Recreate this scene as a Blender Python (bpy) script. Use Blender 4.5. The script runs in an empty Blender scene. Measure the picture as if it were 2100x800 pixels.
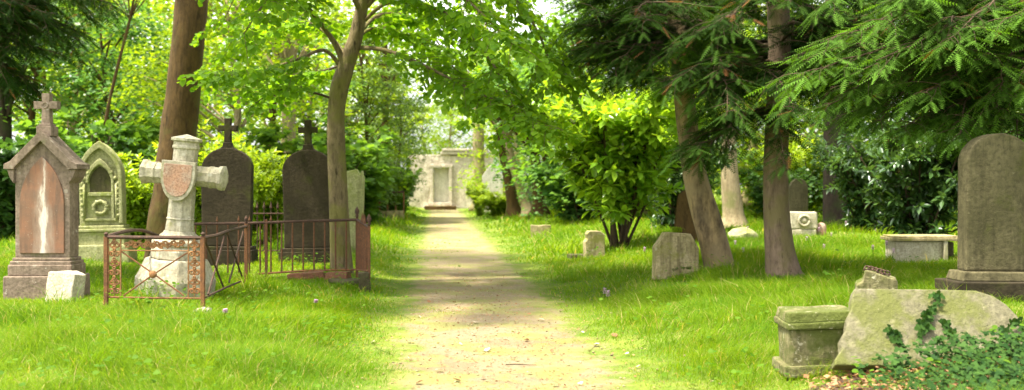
import bpy, bmesh, math, random
import numpy as np
from mathutils import Vector, Matrix, noise as mnoise

R = math.radians
C = bpy.context.scene.collection
rng = np.random.default_rng(7)
random.seed(7)
FPX, HZ, CAMH = 2100.0, 380.0, 1.5

# ------------------------------------------------------------------ terrain
def smooth(t):
    t = np.clip(t, 0.0, 1.0)
    return t * t * (3 - 2 * t)

def path_x(y):
    return 0.55 - 0.075 * y

def ground(x, y):
    x = np.asarray(x, float); y = np.asarray(y, float)
    d = x - path_x(y)
    h = 0.36 * smooth((d - 0.8) / 4.0) + 0.14 * smooth((-d - 0.95) / 1.4)
    amp = smooth((np.abs(d) - 0.7) / 1.5)
    h = h + amp * (0.035 * np.sin(1.3 * x + 0.7 * y) + 0.03 * np.sin(0.9 * y - 1.9 * x + 1.0) + 0.018 * np.sin(3.1 * x + 2.3 * y))
    h = h + 0.15 * np.exp(-(((x - 2.5) / 1.0) ** 2 + ((y - 10.6) / 1.9) ** 2))
    return h

def gz(x, y):
    return float(ground(x, y))

def W(px, py, Y):
    return Vector(((px - 1050.0) / FPX * Y, Y, CAMH - (py - HZ) / FPX * Y))

def P3(x, y, z):
    return (1050.0 + x / y * FPX, HZ - (z - CAMH) / y * FPX, y)

def XP(px, Y):
    return (px - 1050.0) / FPX * Y

# ------------------------------------------------------------------ materials
def new_mat(name):
    m = bpy.data.materials.new(name); m.use_nodes = True
    nt = m.node_tree; nt.nodes.clear()
    out = nt.nodes.new('ShaderNodeOutputMaterial')
    return m, nt, out

def nd(nt, t, **kw):
    n = nt.nodes.new(t)
    for k, v in kw.items():
        if k.startswith('i_'):
            key = k[2:]
            key = int(key) if key.isdigit() else key.replace('_', ' ')
            n.inputs[key].default_value = v
        else:
            setattr(n, k, v)
    return n

def rgba(c):
    return (c[0], c[1], c[2], 1.0)

def noise_n(nt, vec, scale, detail=6, rough=0.6, mapscale=None):
    if mapscale is not None:
        mp = nd(nt, 'ShaderNodeMapping'); mp.inputs['Scale'].default_value = mapscale
        nt.links.new(vec, mp.inputs['Vector']); vec = mp.outputs['Vector']
    n = nd(nt, 'ShaderNodeTexNoise', i_Scale=scale, i_Detail=detail, i_Roughness=rough)
    nt.links.new(vec, n.inputs['Vector'])
    return n.outputs['Fac']

def ramp(nt, fac, lo, hi, a=0.0, b=1.0):
    n = nd(nt, 'ShaderNodeMapRange', interpolation_type='SMOOTHSTEP')
    n.inputs['From Min'].default_value = lo; n.inputs['From Max'].default_value = hi
    n.inputs['To Min'].default_value = a; n.inputs['To Max'].default_value = b
    nt.links.new(fac, n.inputs['Value'])
    return n.outputs['Result']

def mixc(nt, fac, a, b, blend='MIX'):
    n = nd(nt, 'ShaderNodeMix', data_type='RGBA', blend_type=blend)
    for sock, v in ((n.inputs[0], fac), (n.inputs[6], a), (n.inputs[7], b)):
        if hasattr(v, 'links'):
            nt.links.new(v, sock)
        elif isinstance(v, (int, float)):
            sock.default_value = v
        else:
            sock.default_value = rgba(v)
    return n.outputs[2]

def math_n(nt, op, a, b=None):
    n = nd(nt, 'ShaderNodeMath', operation=op)
    for i, v in enumerate((a, b)):
        if v is None: continue
        if hasattr(v, 'links'): nt.links.new(v, n.inputs[i])
        else: n.inputs[i].default_value = v
    return n.outputs[0]

def finish(nt, out, col, rough=0.9, bumpf=None, bump=0.3, dist=0.02, spec=0.3):
    p = nd(nt, 'ShaderNodeBsdfPrincipled')
    p.inputs['Roughness'].default_value = rough
    p.inputs['Specular IOR Level'].default_value = spec
    nt.links.new(col, p.inputs['Base Color'])
    if bumpf is not None:
        b = nd(nt, 'ShaderNodeBump'); b.inputs['Strength'].default_value = bump; b.inputs['Distance'].default_value = dist
        nt.links.new(bumpf, b.inputs['Height']); nt.links.new(b.outputs[0], p.inputs['Normal'])
    nt.links.new(p.outputs[0], out.inputs[0])
    return p

def stone(name, c1, c2, moss=(0.10, 0.13, 0.03), moss_amt=0.4, lichen=0.3, scale=3.0, bump=0.5, streak=0.4, lich_col=(0.5, 0.48, 0.4), rubble=0.0):
    m, nt, out = new_mat(name)
    pos = nd(nt, 'ShaderNodeNewGeometry').outputs['Position']
    n1 = noise_n(nt, pos, scale, 8, 0.62)
    col = mixc(nt, ramp(nt, n1, 0.36, 0.64), c1, c2)
    n2 = noise_n(nt, pos, scale * 9, 6, 0.7)
    col = mixc(nt, ramp(nt, n2, 0.30, 0.62, 0.72, 0.0), col, (c1[0] * .35, c1[1] * .35, c1[2] * .33))
    st = noise_n(nt, pos, 3.0, 5, 0.6, (5.0, 5.0, 0.45))
    col = mixc(nt, ramp(nt, st, 0.45, 0.66, 0.0, streak), col, (c2[0] * .28, c2[1] * .27, c2[2] * .24))
    n3 = noise_n(nt, pos, scale * 0.8, 9, 0.66)
    th = 0.66 - 0.3 * moss_amt
    col = mixc(nt, ramp(nt, n3, th, th + 0.14, 0.0, 0.85), col, moss)
    n4 = noise_n(nt, pos, scale * 5, 7, 0.75)
    col = mixc(nt, ramp(nt, n4, 0.66 - 0.16 * lichen, 0.74 - 0.16 * lichen, 0.0, 0.75), col, lich_col)
    if lichen >= .25:
        vl = nd(nt, 'ShaderNodeTexVoronoi', i_Scale=8.0, i_Randomness=1.0); nt.links.new(pos, vl.inputs['Vector'])
        vb = nd(nt, 'ShaderNodeRGBToBW'); nt.links.new(vl.outputs['Color'], vb.inputs[0])
        dist = math_n(nt, 'ADD', vl.outputs['Distance'], math_n(nt, 'MULTIPLY', math_n(nt, 'SUBTRACT', n2, 0.5), 0.5))
        sp_ = math_n(nt, 'MULTIPLY', ramp(nt, dist, 0.12, 0.26, 0.42, 0.0), ramp(nt, vb.outputs[0], 0.5, 0.6))
        col = mixc(nt, sp_, col, lich_col)
    if rubble:
        vo = nd(nt, 'ShaderNodeTexVoronoi', feature='DISTANCE_TO_EDGE', i_Scale=rubble); nt.links.new(pos, vo.inputs['Vector'])
        vc0 = nd(nt, 'ShaderNodeTexVoronoi', i_Scale=rubble); nt.links.new(pos, vc0.inputs['Vector'])
        vc = nd(nt, 'ShaderNodeRGBToBW'); nt.links.new(vc0.outputs['Color'], vc.inputs[0])
        col = mixc(nt, 0.25, col, mixc(nt, 1.0, col, vc.outputs[0], 'MULTIPLY'))
        col = mixc(nt, ramp(nt, vo.outputs['Distance'], 0.0, 0.09, 0.45, 0.0), col, (c2[0] * .35, c2[1] * .33, c2[2] * .3))
    bf = math_n(nt, 'ADD', n1, math_n(nt, 'MULTIPLY', n2, 0.7))
    finish(nt, out, col, 0.92, bf, bump, 0.03, 0.2)
    return m

def bark(name, c1, c2, moss=None, moss_amt=0.3, scale=1.0, bump=0.6):
    m, nt, out = new_mat(name)
    pos = nd(nt, 'ShaderNodeNewGeometry').outputs['Position']
    n1 = noise_n(nt, pos, 3.0 * scale, 8, 0.68, (3.0, 3.0, 0.8))
    n2 = noise_n(nt, pos, 1.4 * scale, 6, 0.6)
    n5 = noise_n(nt, pos, 24 * scale, 5, 0.7, (1.0, 1.0, 0.4))
    col = mixc(nt, ramp(nt, n1, 0.32, 0.66), c1, c2)
    col = mixc(nt, ramp(nt, n5, 0.3, 0.55, 0.5, 0.0), col, (c1[0] * .3, c1[1] * .3, c1[2] * .3))
    n6 = noise_n(nt, pos, 5.0 * scale, 8, 0.78, (2.6, 2.6, 0.55))
    col = mixc(nt, ramp(nt, n6, 0.30, 0.44, 0.75, 0.0), col, (c2[0] * .25, c2[1] * .25, c2[2] * .25))
    if moss:
        col = mixc(nt, ramp(nt, n2, 0.62 - 0.3 * moss_amt, 0.74 - 0.3 * moss_amt, 0, 0.8), col, moss)
    bf = math_n(nt, 'ADD', math_n(nt, 'ADD', n1, math_n(nt, 'MULTIPLY', n5, 0.5)), ramp(nt, n6, .30, .44))
    finish(nt, out, col, 0.9, bf, bump, 0.04, 0.2)
    return m

def leaf(name, c1, c2, trans=0.45, tcol=None, rough=0.45, spec=0.35, third=None):
    m, nt, out = new_mat(name)
    a = nd(nt, 'ShaderNodeAttribute', attribute_name='rnd').outputs['Fac']
    col = mixc(nt, a, c1, c2)
    if third:
        col = mixc(nt, ramp(nt, a, 0.955, 0.965), col, third)
    p = nd(nt, 'ShaderNodeBsdfPrincipled'); p.inputs['Roughness'].default_value = rough
    p.inputs['Specular IOR Level'].default_value = spec
    nt.links.new(col, p.inputs['Base Color'])
    t = nd(nt, 'ShaderNodeBsdfTranslucent')
    tc = mixc(nt, 1.0, col, tcol if tcol else (1.7, 1.5, 0.6), 'MULTIPLY')
    nt.links.new(tc, t.inputs['Color'])
    mx = nd(nt, 'ShaderNodeMixShader'); mx.inputs[0].default_value = trans
    nt.links.new(p.outputs[0], mx.inputs[1]); nt.links.new(t.outputs[0], mx.inputs[2])
    nt.links.new(mx.outputs[0], out.inputs[0])
    return m

M = {}
M['brown_stone'] = stone('brown_sandstone', (0.27, 0.20, 0.15), (0.20, 0.15, 0.11), (0.13, 0.13, 0.06), 0.25, 0.35, 3.0, 0.5, 0.35, (0.45, 0.40, 0.32))
M['pale_stone'] = stone('pale_limestone', (0.52, 0.47, 0.35), (0.40, 0.35, 0.24), (0.22, 0.22, 0.07), 0.38, 0.4, 2.6, 0.5, 0.35, (0.66, 0.62, 0.5))
M['cream_block'] = stone('cream_broken_stone', (0.58, 0.52, 0.40), (0.48, 0.42, 0.30), (0.25, 0.24, 0.1), 0.2, 0.4, 4.0, 0.6, 0.2, (0.7, 0.66, 0.56))
M['green_stone'] = stone('mossy_green_limestone', (0.40, 0.39, 0.20), (0.30, 0.30, 0.13), (0.20, 0.23, 0.05), 0.55, 0.35, 3.4, 0.6, 0.3, (0.5, 0.5, 0.3))
M['dark_stone'] = stone('dark_weathered_stone', (0.050, 0.038, 0.021), (0.032, 0.025, 0.013), (0.045, 0.045, 0.011), 0.45, 0.1, 2.4, 0.5, 0.2, (0.10, 0.095, 0.07))
M['grey_stone'] = stone('grey_lichened_stone', (0.115, 0.098, 0.05), (0.07, 0.062, 0.028), (0.06, 0.064, 0.013), 0.45, 0.25, 2.2, 0.5, 0.4, (0.17, 0.15, 0.085))
M['slab_stone'] = stone('mossy_slab_stone', (0.20, 0.18, 0.115), (0.155, 0.142, 0.08), (0.105, 0.115, 0.026), 0.6, 0.3, 2.6, 0.9, 0.1, (0.26, 0.23, 0.145))
M['moss_block'] = stone('moss_stained_block', (0.24, 0.21, 0.11), (0.13, 0.125, 0.045), (0.07, 0.09, 0.013), 0.8, 0.45, 3.5, 0.9, 0.55, (0.5, 0.46, 0.32))
M['oct_stone'] = stone('stained_buff_stone', (0.42, 0.35, 0.19), (0.28, 0.235, 0.11), (0.19, 0.19, 0.04), 0.5, 0.3, 3.2, 0.5, 0.6, (0.5, 0.46, 0.34))
M['ruin_stone'] = stone('pale_rubble_masonry', (0.66, 0.58, 0.46), (0.55, 0.47, 0.36), (0.3, 0.28, 0.14), 0.15, 0.5, 2.0, 1.0, 0.3, (0.68, 0.62, 0.5), 2.6)
M['white_stone'] = stone('whitened_stone', (0.66, 0.62, 0.54), (0.56, 0.52, 0.43), (0.4, 0.38, 0.22), 0.1, 0.3, 2.5, 0.3, 0.25, (0.72, 0.7, 0.62))
M['brick'] = stone('crumbled_red_brick', (0.25, 0.11, 0.06), (0.17, 0.09, 0.05), (0.1, 0.1, 0.03), 0.3, 0.2, 6.0, 0.8, 0.2, (0.3, 0.2, 0.14))
M['pink_shield'] = stone('pink_sandstone_shield', (0.46, 0.26, 0.17), (0.42, 0.31, 0.23), (0.35, 0.27, 0.15), 0.15, 0.5, 5.0, 0.4, 0.1, (0.55, 0.48, 0.38))

def red_panel_mat():
    m, nt, out = new_mat('red_sandstone_panel')
    tc = nd(nt, 'ShaderNodeTexCoord').outputs['Object']
    sx = nd(nt, 'ShaderNodeSeparateXYZ'); nt.links.new(tc, sx.inputs[0])
    n1 = noise_n(nt, tc, 5.0, 8, 0.65)
    col = mixc(nt, ramp(nt, n1, 0.35, 0.65), (0.235, 0.115, 0.068), (0.17, 0.10, 0.065))
    dk = noise_n(nt, tc, 4.0, 5, 0.6, (4, 4, 0.5))
    col = mixc(nt, ramp(nt, dk, 0.5, 0.68, 0, 0.6), col, (0.11, 0.075, 0.055))
    # pale run of lime down the middle
    wob = math_n(nt, 'MULTIPLY', math_n(nt, 'SUBTRACT', noise_n(nt, tc, 7.0, 6, 0.7, (1, 1, 0.22)), 0.5), 0.30)
    ax = math_n(nt, 'ABSOLUTE', math_n(nt, 'ADD', math_n(nt, 'SUBTRACT', sx.outputs[0], 0.02), wob))
    wz = math_n(nt, 'MULTIPLY', math_n(nt, 'SUBTRACT', 1.85, sx.outputs[2]), 0.10)
    s = ramp(nt, math_n(nt, 'SUBTRACT', ax, wz), -0.07, 0.06, 1.0, 0.0)
    col = mixc(nt, math_n(nt, 'MULTIPLY', s, 0.6), col, (0.36, 0.29, 0.23))
    s2 = ramp(nt, math_n(nt, 'SUBTRACT', ax, math_n(nt, 'MULTIPLY', wz, 0.35)), -0.03, 0.025, 1.0, 0.0)
    col = mixc(nt, math_n(nt, 'MULTIPLY', s2, 0.8), col, (0.66, 0.60, 0.52))
    n4 = noise_n(nt, tc, 34.0, 6, 0.75)
    col = mixc(nt, ramp(nt, n4, 0.60, 0.68, 0.0, 0.5), col, (0.5, 0.4, 0.3))
    finish(nt, out, col, 0.9, n1, 0.3, 0.02)
    return m
M['red_panel'] = red_panel_mat()

def rust(name, c1, c2, c3):
    m, nt, out = new_mat(name)
    pos = nd(nt, 'ShaderNodeNewGeometry').outputs['Position']
    n1 = noise_n(nt, pos, 14, 8, 0.7); n2 = noise_n(nt, pos, 50, 5, 0.7)
    col = mixc(nt, ramp(nt, n1, 0.38, 0.62), c1, c2)
    col = mixc(nt, ramp(nt, n2, 0.5, 0.65, 0, 0.7), col, c3)
    p = finish(nt, out, col, 0.85, n2, 0.6, 0.008, 0.3)
    return m
M['rust'] = rust('rusted_iron', (0.19, 0.08, 0.03), (0.11, 0.05, 0.025), (0.27, 0.13, 0.05))
M['rust_orn'] = rust('flaking_orange_rust', (0.29, 0.125, 0.045), (0.18, 0.09, 0.04), (0.32, 0.23, 0.10))
M['rust_deep'] = rust('deep_brown_rust', (0.13, 0.055, 0.025), (0.085, 0.04, 0.02), (0.20, 0.09, 0.035))
M['dark_rust'] = rust('dark_rusted_rail', (0.07, 0.038, 0.026), (0.045, 0.028, 0.02), (0.13, 0.06, 0.03))

M['bark_brown'] = bark('brown_ridged_bark', (0.105, 0.062, 0.02), (0.06, 0.036, 0.012), (0.08, 0.07, 0.016), 0.3, 0.9, 0.7)
M['bark_lime'] = bark('olive_lime_bark', (0.215, 0.165, 0.085), (0.125, 0.095, 0.048), (0.15, 0.14, 0.035), 0.4, 1.5, 0.8)
M['bark_yew'] = bark('pinkish_smooth_bark', (0.24, 0.17, 0.115), (0.14, 0.098, 0.065), (0.17, 0.14, 0.06), 0.35, 1.4, 0.7)
M['bark_two'] = bark('buff_and_dark_bark', (0.08, 0.058, 0.036), (0.36, 0.26, 0.13), (0.26, 0.2, 0.11), 0.35, 0.6, 0.5)
M['bark_pale'] = bark('pale_buff_bark', (0.36, 0.29, 0.17), (0.26, 0.2, 0.11), (0.2, 0.2, 0.07), 0.3, 1.0, 0.5)
M['bark_dark'] = bark('dark_trunk_bark', (0.05, 0.036, 0.024), (0.03, 0.022, 0.016), (0.04, 0.05, 0.015), 0.3, 1.0, 0.6)
M['twig'] = bark('brown_twig', (0.09, 0.06, 0.035), (0.055, 0.038, 0.022), None, 0, 3.0, 0.3)

M['lf_lime'] = leaf('lime_leaf', (0.10, 0.225, 0.012), (0.215, 0.36, 0.018), 0.58, (1.62, 1.48, 0.45), 0.5, 0.2)
M['lf_bright'] = leaf('bright_beech_leaf', (0.13, 0.24, 0.016), (0.26, 0.37, 0.028), 0.55, (1.7, 1.45, 0.4), 0.5, 0.2)
M['lf_mid'] = leaf('mid_green_leaf', (0.07, 0.16, 0.022), (0.15, 0.27, 0.035), 0.5, (1.6, 1.5, .6), 0.5, 0.2)
M['lf_cool'] = leaf('cool_green_leaf', (0.06, 0.145, 0.035), (0.13, 0.24, 0.06), 0.45, (1.4, 1.5, 0.7), 0.5, 0.2)
M['lf_dark'] = leaf('dark_evergreen_leaf', (0.03, 0.08, 0.018), (0.075, 0.15, 0.03), 0.35, (1.5, 1.5, 0.6), 0.4, 0.3)
M['lf_laurel'] = leaf('laurel_leaf', (0.13, 0.28, 0.02), (0.32, 0.46, 0.035), 0.5, (1.5, 1.4, 0.5), 0.28, 0.6)
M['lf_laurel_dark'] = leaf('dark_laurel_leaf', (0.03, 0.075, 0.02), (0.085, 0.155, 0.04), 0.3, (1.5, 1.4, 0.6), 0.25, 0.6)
M['lf_rhodo'] = leaf('yellow_green_shrub_leaf', (0.17, 0.29, 0.016), (0.34, 0.45, 0.03), 0.5, (1.4, 1.3, 0.4), 0.35, 0.5)
M['lf_feather'] = leaf('feathery_conifer_leaf', (0.10, 0.17, 0.04), (0.16, 0.25, 0.055), 0.42, (1.4, 1.4, 0.6))
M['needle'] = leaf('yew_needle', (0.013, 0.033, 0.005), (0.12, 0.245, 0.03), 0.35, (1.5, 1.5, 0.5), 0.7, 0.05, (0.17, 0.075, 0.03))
M['lf_ivy'] = leaf('ivy_leaf', (0.014, 0.042, 0.008), (0.05, 0.105, 0.018), 0.2, (1.4, 1.4, 0.5), 0.6, 0.07)
M['grass'] = leaf('grass_blade', (0.085, 0.19, 0.006), (0.20, 0.30, 0.014), 0.5, (1.5, 1.35, 0.4), 0.6, 0.1, (0.40, 0.33, 0.13))
M['weed'] = leaf('weed_leaf', (0.06, 0.14, 0.008), (0.11, 0.20, 0.014), 0.45, (1.4, 1.4, 0.5), 0.6, 0.1)
M['dead_leaf'] = leaf('dead_leaf', (0.22, 0.10, 0.045), (0.38, 0.22, 0.11), 0.2, (1.1, 1.0, 0.8), 0.7, 0.2)
M['pale_leaf'] = leaf('bleached_fallen_leaf', (0.42, 0.32, 0.2), (0.6, 0.55, 0.42), 0.2, (1.1, 1.0, 0.8), 0.7, 0.2)
M['petal'] = leaf('lilac_petal', (0.5, 0.30, 0.46), (0.62, 0.42, 0.55), 0.3, (1, 1, 1))

def turf_and_path_mat():
    """one soil: turf away from the path's centre line, worn earth along it, meeting in a ragged noise edge"""
    m, nt, out = new_mat('turf_and_worn_earth')
    pos = nd(nt, 'ShaderNodeNewGeometry').outputs['Position']
    sx = nd(nt, 'ShaderNodeSeparateXYZ'); nt.links.new(pos, sx.inputs[0])
    n1 = noise_n(nt, pos, 1.2, 6); n2 = noise_n(nt, pos, 14, 7, 0.7); n3 = noise_n(nt, pos, 60, 4, 0.7)
    turf = mixc(nt, ramp(nt, n1, 0.4, 0.62), (0.11, 0.18, 0.018), (0.19, 0.23, 0.035))
    turf = mixc(nt, ramp(nt, n2, 0.5, 0.7, 0, 0.6), turf, (0.15, 0.11, 0.05))
    turf = mixc(nt, ramp(nt, n3, 0.35, 0.6, 0.5, 0), turf, (0.05, 0.07, 0.018))
    p1 = noise_n(nt, pos, 1.7, 7, 0.62); p2 = noise_n(nt, pos, 22, 8, 0.75); p3 = noise_n(nt, pos, 110, 4, 0.8)
    p4 = noise_n(nt, pos, 0.8, 5, 0.6)
    col = mixc(nt, ramp(nt, p2, 0.35, 0.65), (0.225, 0.172, 0.103), (0.30, 0.24, 0.15))
    col = mixc(nt, ramp(nt, p4, 0.50, 0.64, 0, 0.5), col, (0.17, 0.12, 0.07))
    gm = math_n(nt, 'ADD', math_n(nt, 'MULTIPLY', p1, 0.7), math_n(nt, 'MULTIPLY', p2, 0.3))
    col = mixc(nt, ramp(nt, gm, 0.455, 0.575, 0, 0.7), col, (0.22, 0.23, 0.055))
    col = mixc(nt, ramp(nt, p3, 0.32, 0.55, 0.55, 0), col, (0.13, 0.10, 0.05))
    col = mixc(nt, ramp(nt, p3, 0.6, 0.7, 0, 0.5), col, (0.37, 0.30, 0.2))
    d = math_n(nt, 'ABSOLUTE', math_n(nt, 'SUBTRACT', sx.outputs[0], math_n(nt, 'ADD', math_n(nt, 'MULTIPLY', sx.outputs[1], -0.075), 0.55)))
    n5 = noise_n(nt, pos, 2.6, 8, 0.7)
    dd = math_n(nt, 'ADD', d, math_n(nt, 'MULTIPLY', math_n(nt, 'SUBTRACT', n5, 0.5), 1.5))
    col = mixc(nt, ramp(nt, dd, 0.62, 1.05), col, turf)
    finish(nt, out, col, 0.95, math_n(nt, 'ADD', p3, n2), 0.7, 0.02, 0.1)
    return m
M['ground'] = turf_and_path_mat(); M['path'] = M['ground']
M['earth'] = stone('dry_litter_soil', (0.12, 0.07, 0.04), (0.07, 0.045, 0.028), (0.05, 0.06, 0.02), 0.3, 0.1, 6, 1.0, 0, (0.2, 0.12, 0.07))

# ------------------------------------------------------------------ object helpers
def tag(o, label=None, cat=None, group=None, kind=None):
    if label: o['label'] = label
    if cat: o['category'] = cat
    if group: o['group'] = group
    if kind: o['kind'] = kind
    return o

def thing(name, label, cat, loc=(0, 0, 0), rz=0.0, group=None, tilt=None):
    o = bpy.data.objects.new(name, None); C.objects.link(o)
    o.location = loc
    o.rotation_euler = (tilt[0] if tilt else 0, tilt[1] if tilt else 0, rz)
    o.empty_display_size = 0.2
    return tag(o, label, cat, group)

def link_mesh(name, me, mat, parent=None):
    o = bpy.data.objects.new(name, me); C.objects.link(o)
    if mat is not None and not me.materials: me.materials.append(mat)
    if parent is not None: o.parent = parent
    return o

class MB:
    def __init__(self):
        self.v = []; self.f = []
    def add(self, vs, fs, mat=None):
        b = len(self.v)
        for p in vs:
            p = Vector(p)
            self.v.append(mat @ p if mat is not None else p)
        self.f += [tuple(b + i for i in f) for f in fs]
        return self
    def box(self, c, s, mat=None, taper=1.0):
        x, y, z = s[0] / 2, s[1] / 2, s[2] / 2
        vs = []
        for dz in (-1, 1):
            k = taper if dz > 0 else 1.0
            for dx, dy in ((-1, -1), (1, -1), (1, 1), (-1, 1)):
                vs.append((c[0] + dx * x * k, c[1] + dy * y * k, c[2] + dz * z))
        return self.add(vs, [(0, 3, 2, 1), (4, 5, 6, 7), (0, 1, 5, 4), (1, 2, 6, 5), (2, 3, 7, 6), (3, 0, 4, 7)], mat)
    def prism(self, outline, y0, y1, mat=None):
        n = len(outline)
        vs = [(x, y0, z) for x, z in outline] + [(x, y1, z) for x, z in outline]
        fs = [tuple(range(n)), tuple(range(2 * n - 1, n - 1, -1))]
        for i in range(n):
            j = (i + 1) % n
            fs.append((j, i, n + i, n + j))
        return self.add(vs, fs, mat)
    def band(self, outer, inner, y0, y1, closed=True, mat=None):
        n = len(outer); vs = []
        for (a, b), y in (((outer, inner), y0), ((outer, inner), y1)):
            vs += [(x, y, z) for x, z in a] + [(x, y, z) for x, z in b]
        fs = []
        for i in range(n if closed else n - 1):
            j = (i + 1) % n
            o0, o1, i0, i1 = i, j, n + i, n + j
            fs += [(o0, o1, i1, i0), (2 * n + o1, 2 * n + o0, 2 * n + i0, 2 * n + i1), (o1, o0, 2 * n + o0, 2 * n + o1), (i0, i1, 2 * n + i1, 2 * n + i0)]
        if not closed:
            for i in (0, n - 1):
                fs.append((i, n + i, 3 * n + i, 2 * n + i))
        return self.add(vs, fs, mat)
    def tube(self, pts, rad, n=8, wob=0.0, mat=None, flare=0.0):
        pts = [Vector(p) for p in pts]
        if not isinstance(rad, (list, tuple)): rad = [rad] * len(pts)
        vs = []; up = Vector((0, 0, 1)); prev = None
        for i, p in enumerate(pts):
            t = (pts[min(i + 1, len(pts) - 1)] - pts[max(i - 1, 0)]).normalized()
            if prev is None:
                a = Vector((1, 0, 0)) if abs(t.x) < 0.8 else Vector((0, 1, 0))
                u = (a - t * a.dot(t)).normalized()
            else:
                u = (prev - t * prev.dot(t)).normalized()
            prev = u; w = t.cross(u)
            for k in range(n):
                an = 2 * math.pi * k / n
                r = rad[i]
                if wob:
                    r *= 1 + wob * (mnoise.noise(Vector((math.cos(an) * 1.3, math.sin(an) * 1.3, p.z * 0.9 + p.x * 7))) )
                if flare and i < 6:
                    r *= 1 + 2.2 * flare * (1 - i / 6.0) ** 2 * max(0, math.sin(an * 4 + 1.0 + p.x)) 
                vs.append(p + u * (r * math.cos(an)) + w * (r * math.sin(an)))
        fs = []
        for i in range(len(pts) - 1):
            for k in range(n):
                a = i * n + k; b = i * n + (k + 1) % n
                fs.append((a, b, b + n, a + n))
        if n > 3:
            fs.append(tuple(range(n - 1, -1, -1))); m0 = (len(pts) - 1) * n
            fs.append(tuple(range(m0, m0 + n)))
        return self.add(vs, fs, mat)
    def lathe(self, prof, n=8, phase=0.0, mat=None):
        vs = []; fs = []
        for r, z in prof:
            for k in range(n):
                a = 2 * math.pi * (k + phase) / n
                vs.append((r * math.cos(a), r * math.sin(a), z))
        for i in range(len(prof) - 1):
            for k in range(n):
                a = i * n + k; b = i * n + (k + 1) % n
                fs.append((a, b, b + n, a + n))
        fs.append(tuple(range(n - 1, -1, -1))); m0 = (len(prof) - 1) * n
        fs.append(tuple(range(m0, m0 + n)))
        return self.add(vs, fs, mat)
    def build(self, name, mat, parent=None, bevel=0.0, smooth=False, rough=None, recalc=True, segs=2):
        me = bpy.data.meshes.new(name)
        bm = bmesh.new()
        bv = [bm.verts.new(p) for p in self.v]
        for f in self.f:
            try: bm.faces.new([bv[i] for i in f])
            except ValueError: pass
        if recalc: bmesh.ops.recalc_face_normals(bm, faces=bm.faces[:])
        if rough:
            cuts, amp, sc = rough
            if bevel:
                bmesh.ops.bevel(bm, geom=[e for e in bm.edges if len(e.link_faces) == 2 and e.calc_face_angle(0) > 0.5], offset=bevel, segments=segs, affect='EDGES', profile=0.6)
                bevel = 0
            bmesh.ops.subdivide_edges(bm, edges=[e for e in bm.edges if e.calc_length() > 0.07], cuts=cuts, use_grid_fill=True)
            off = Vector((random.random() * 50, random.random() * 50, 0))
            for v in bm.verts:
                v.co += amp * mnoise.noise_vector(v.co * sc + off) + amp * 0.5 * mnoise.noise_vector(v.co * sc * 3 + off)
        if smooth:
            for f in bm.faces: f.smooth = True
        bm.to_mesh(me); bm.free()
        o = link_mesh(name, me, mat, parent)
        if bevel:
            md = o.modifiers.new('bevel', 'BEVEL'); md.width = bevel; md.segments = segs; md.limit_method = 'ANGLE'; md.angle_limit = R(32)
        if smooth:
            pass
        return o

def arch(w, hs, ha, n=12, z0=0.0):
    """outline of a slab: flat foot, straight sides to hs, then a (pointed or round) head to ha"""
    a = w / 2; r = ha - hs; pts = [(-a, z0), (a, z0)]
    if r > a * 1.02:
        Rr = (a * a + r * r) / (2 * a)
        tmax = math.atan2(r, Rr - a)
        right = [(a - Rr + Rr * math.cos(tmax * i / n), hs + Rr * math.sin(tmax * i / n)) for i in range(n + 1)]
    else:
        right = [(a * math.cos(math.pi / 2 * i / n), hs + r * math.sin(math.pi / 2 * i / n)) for i in range(n + 1)]
    pts += right + [(-x, z) for x, z in right[-2::-1]]
    return pts

# ------------------------------------------------------------------ many small faces
T_BROAD = (np.array([(0, 0, 0), (-.44, .22, .06), (-.40, .64, .05), (0, 1.0, -.06), (.40, .64, .05), (.44, .22, .06)]), [(0, 3, 2, 1), (0, 5, 4, 3)])
T_SIMPLE = (np.array([(0, 0, 0), (-.42, .45, .07), (0, 1.0, -.05), (.42, .45, .07)]), [(0, 2, 1), (0, 3, 2)])
T_LAUREL = (np.array([(0, 0, 0), (-.17, .25, .05), (-.19, .6, .03), (0, 1.0, -.14), (.19, .6, .03), (.17, .25, .05)]), [(0, 3, 2, 1), (0, 5, 4, 3)])
T_IVY = (np.array([(0, 0, 0), (-.30, -.10, .02), (-.52, .22, .04), (-.26, .42, .03), (-.3, .68, .0), (0, 1.0, -.08), (.3, .68, .0), (.26, .42, .03), (.52, .22, .04), (.30, -.10, .02)]),
         [(0, 3, 2, 1), (0, 5, 4, 3), (0, 7, 6, 5), (0, 9, 8, 7)])

def spray_template(n=8):
    vs = [(-.008, 0, 0), (.008, 0, 0), (0, 1, -.04)]; fs = [(0, 1, 2)]
    for i in range(n):
        v = 0.06 + 0.9 * i / (n - 1); L = 0.20 * (1 - 0.55 * (i / (n - 1)) ** 2); L *= 0.75 if i == 0 else 1
        for s in (-1, 1):
            b = len(vs)
            vs += [(0, v - .04, 0), (0, v + .04, 0), (s * L, v + L * .55, -.03)]
            fs.append((b, b + 1, b + 2) if s < 0 else (b, b + 2, b + 1))
    return np.array(vs), fs
T_SPRAY = spray_template()

def scatter_mesh(name, P, D, N, S, tmpl, rnd):
    P = np.asarray(P, float); D = np.asarray(D, float); N = np.asarray(N, float); S = np.asarray(S, float)
    tv, tf = tmpl
    D = D / (np.linalg.norm(D, axis=1, keepdims=True) + 1e-9)
    N = N - D * np.sum(N * D, axis=1, keepdims=True)
    N = N / (np.linalg.norm(N, axis=1, keepdims=True) + 1e-9)
    B = np.cross(D, N)
    k = len(P); nv = len(tv)
    V = P[:, None, :] + S[:, None, None] * (tv[None, :, 0:1] * B[:, None, :] + tv[None, :, 1:2] * D[:, None, :] + tv[None, :, 2:3] * N[:, None, :])
    return raw_mesh(name, V.reshape(-1, 3), tf, k, nv, rnd)

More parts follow.
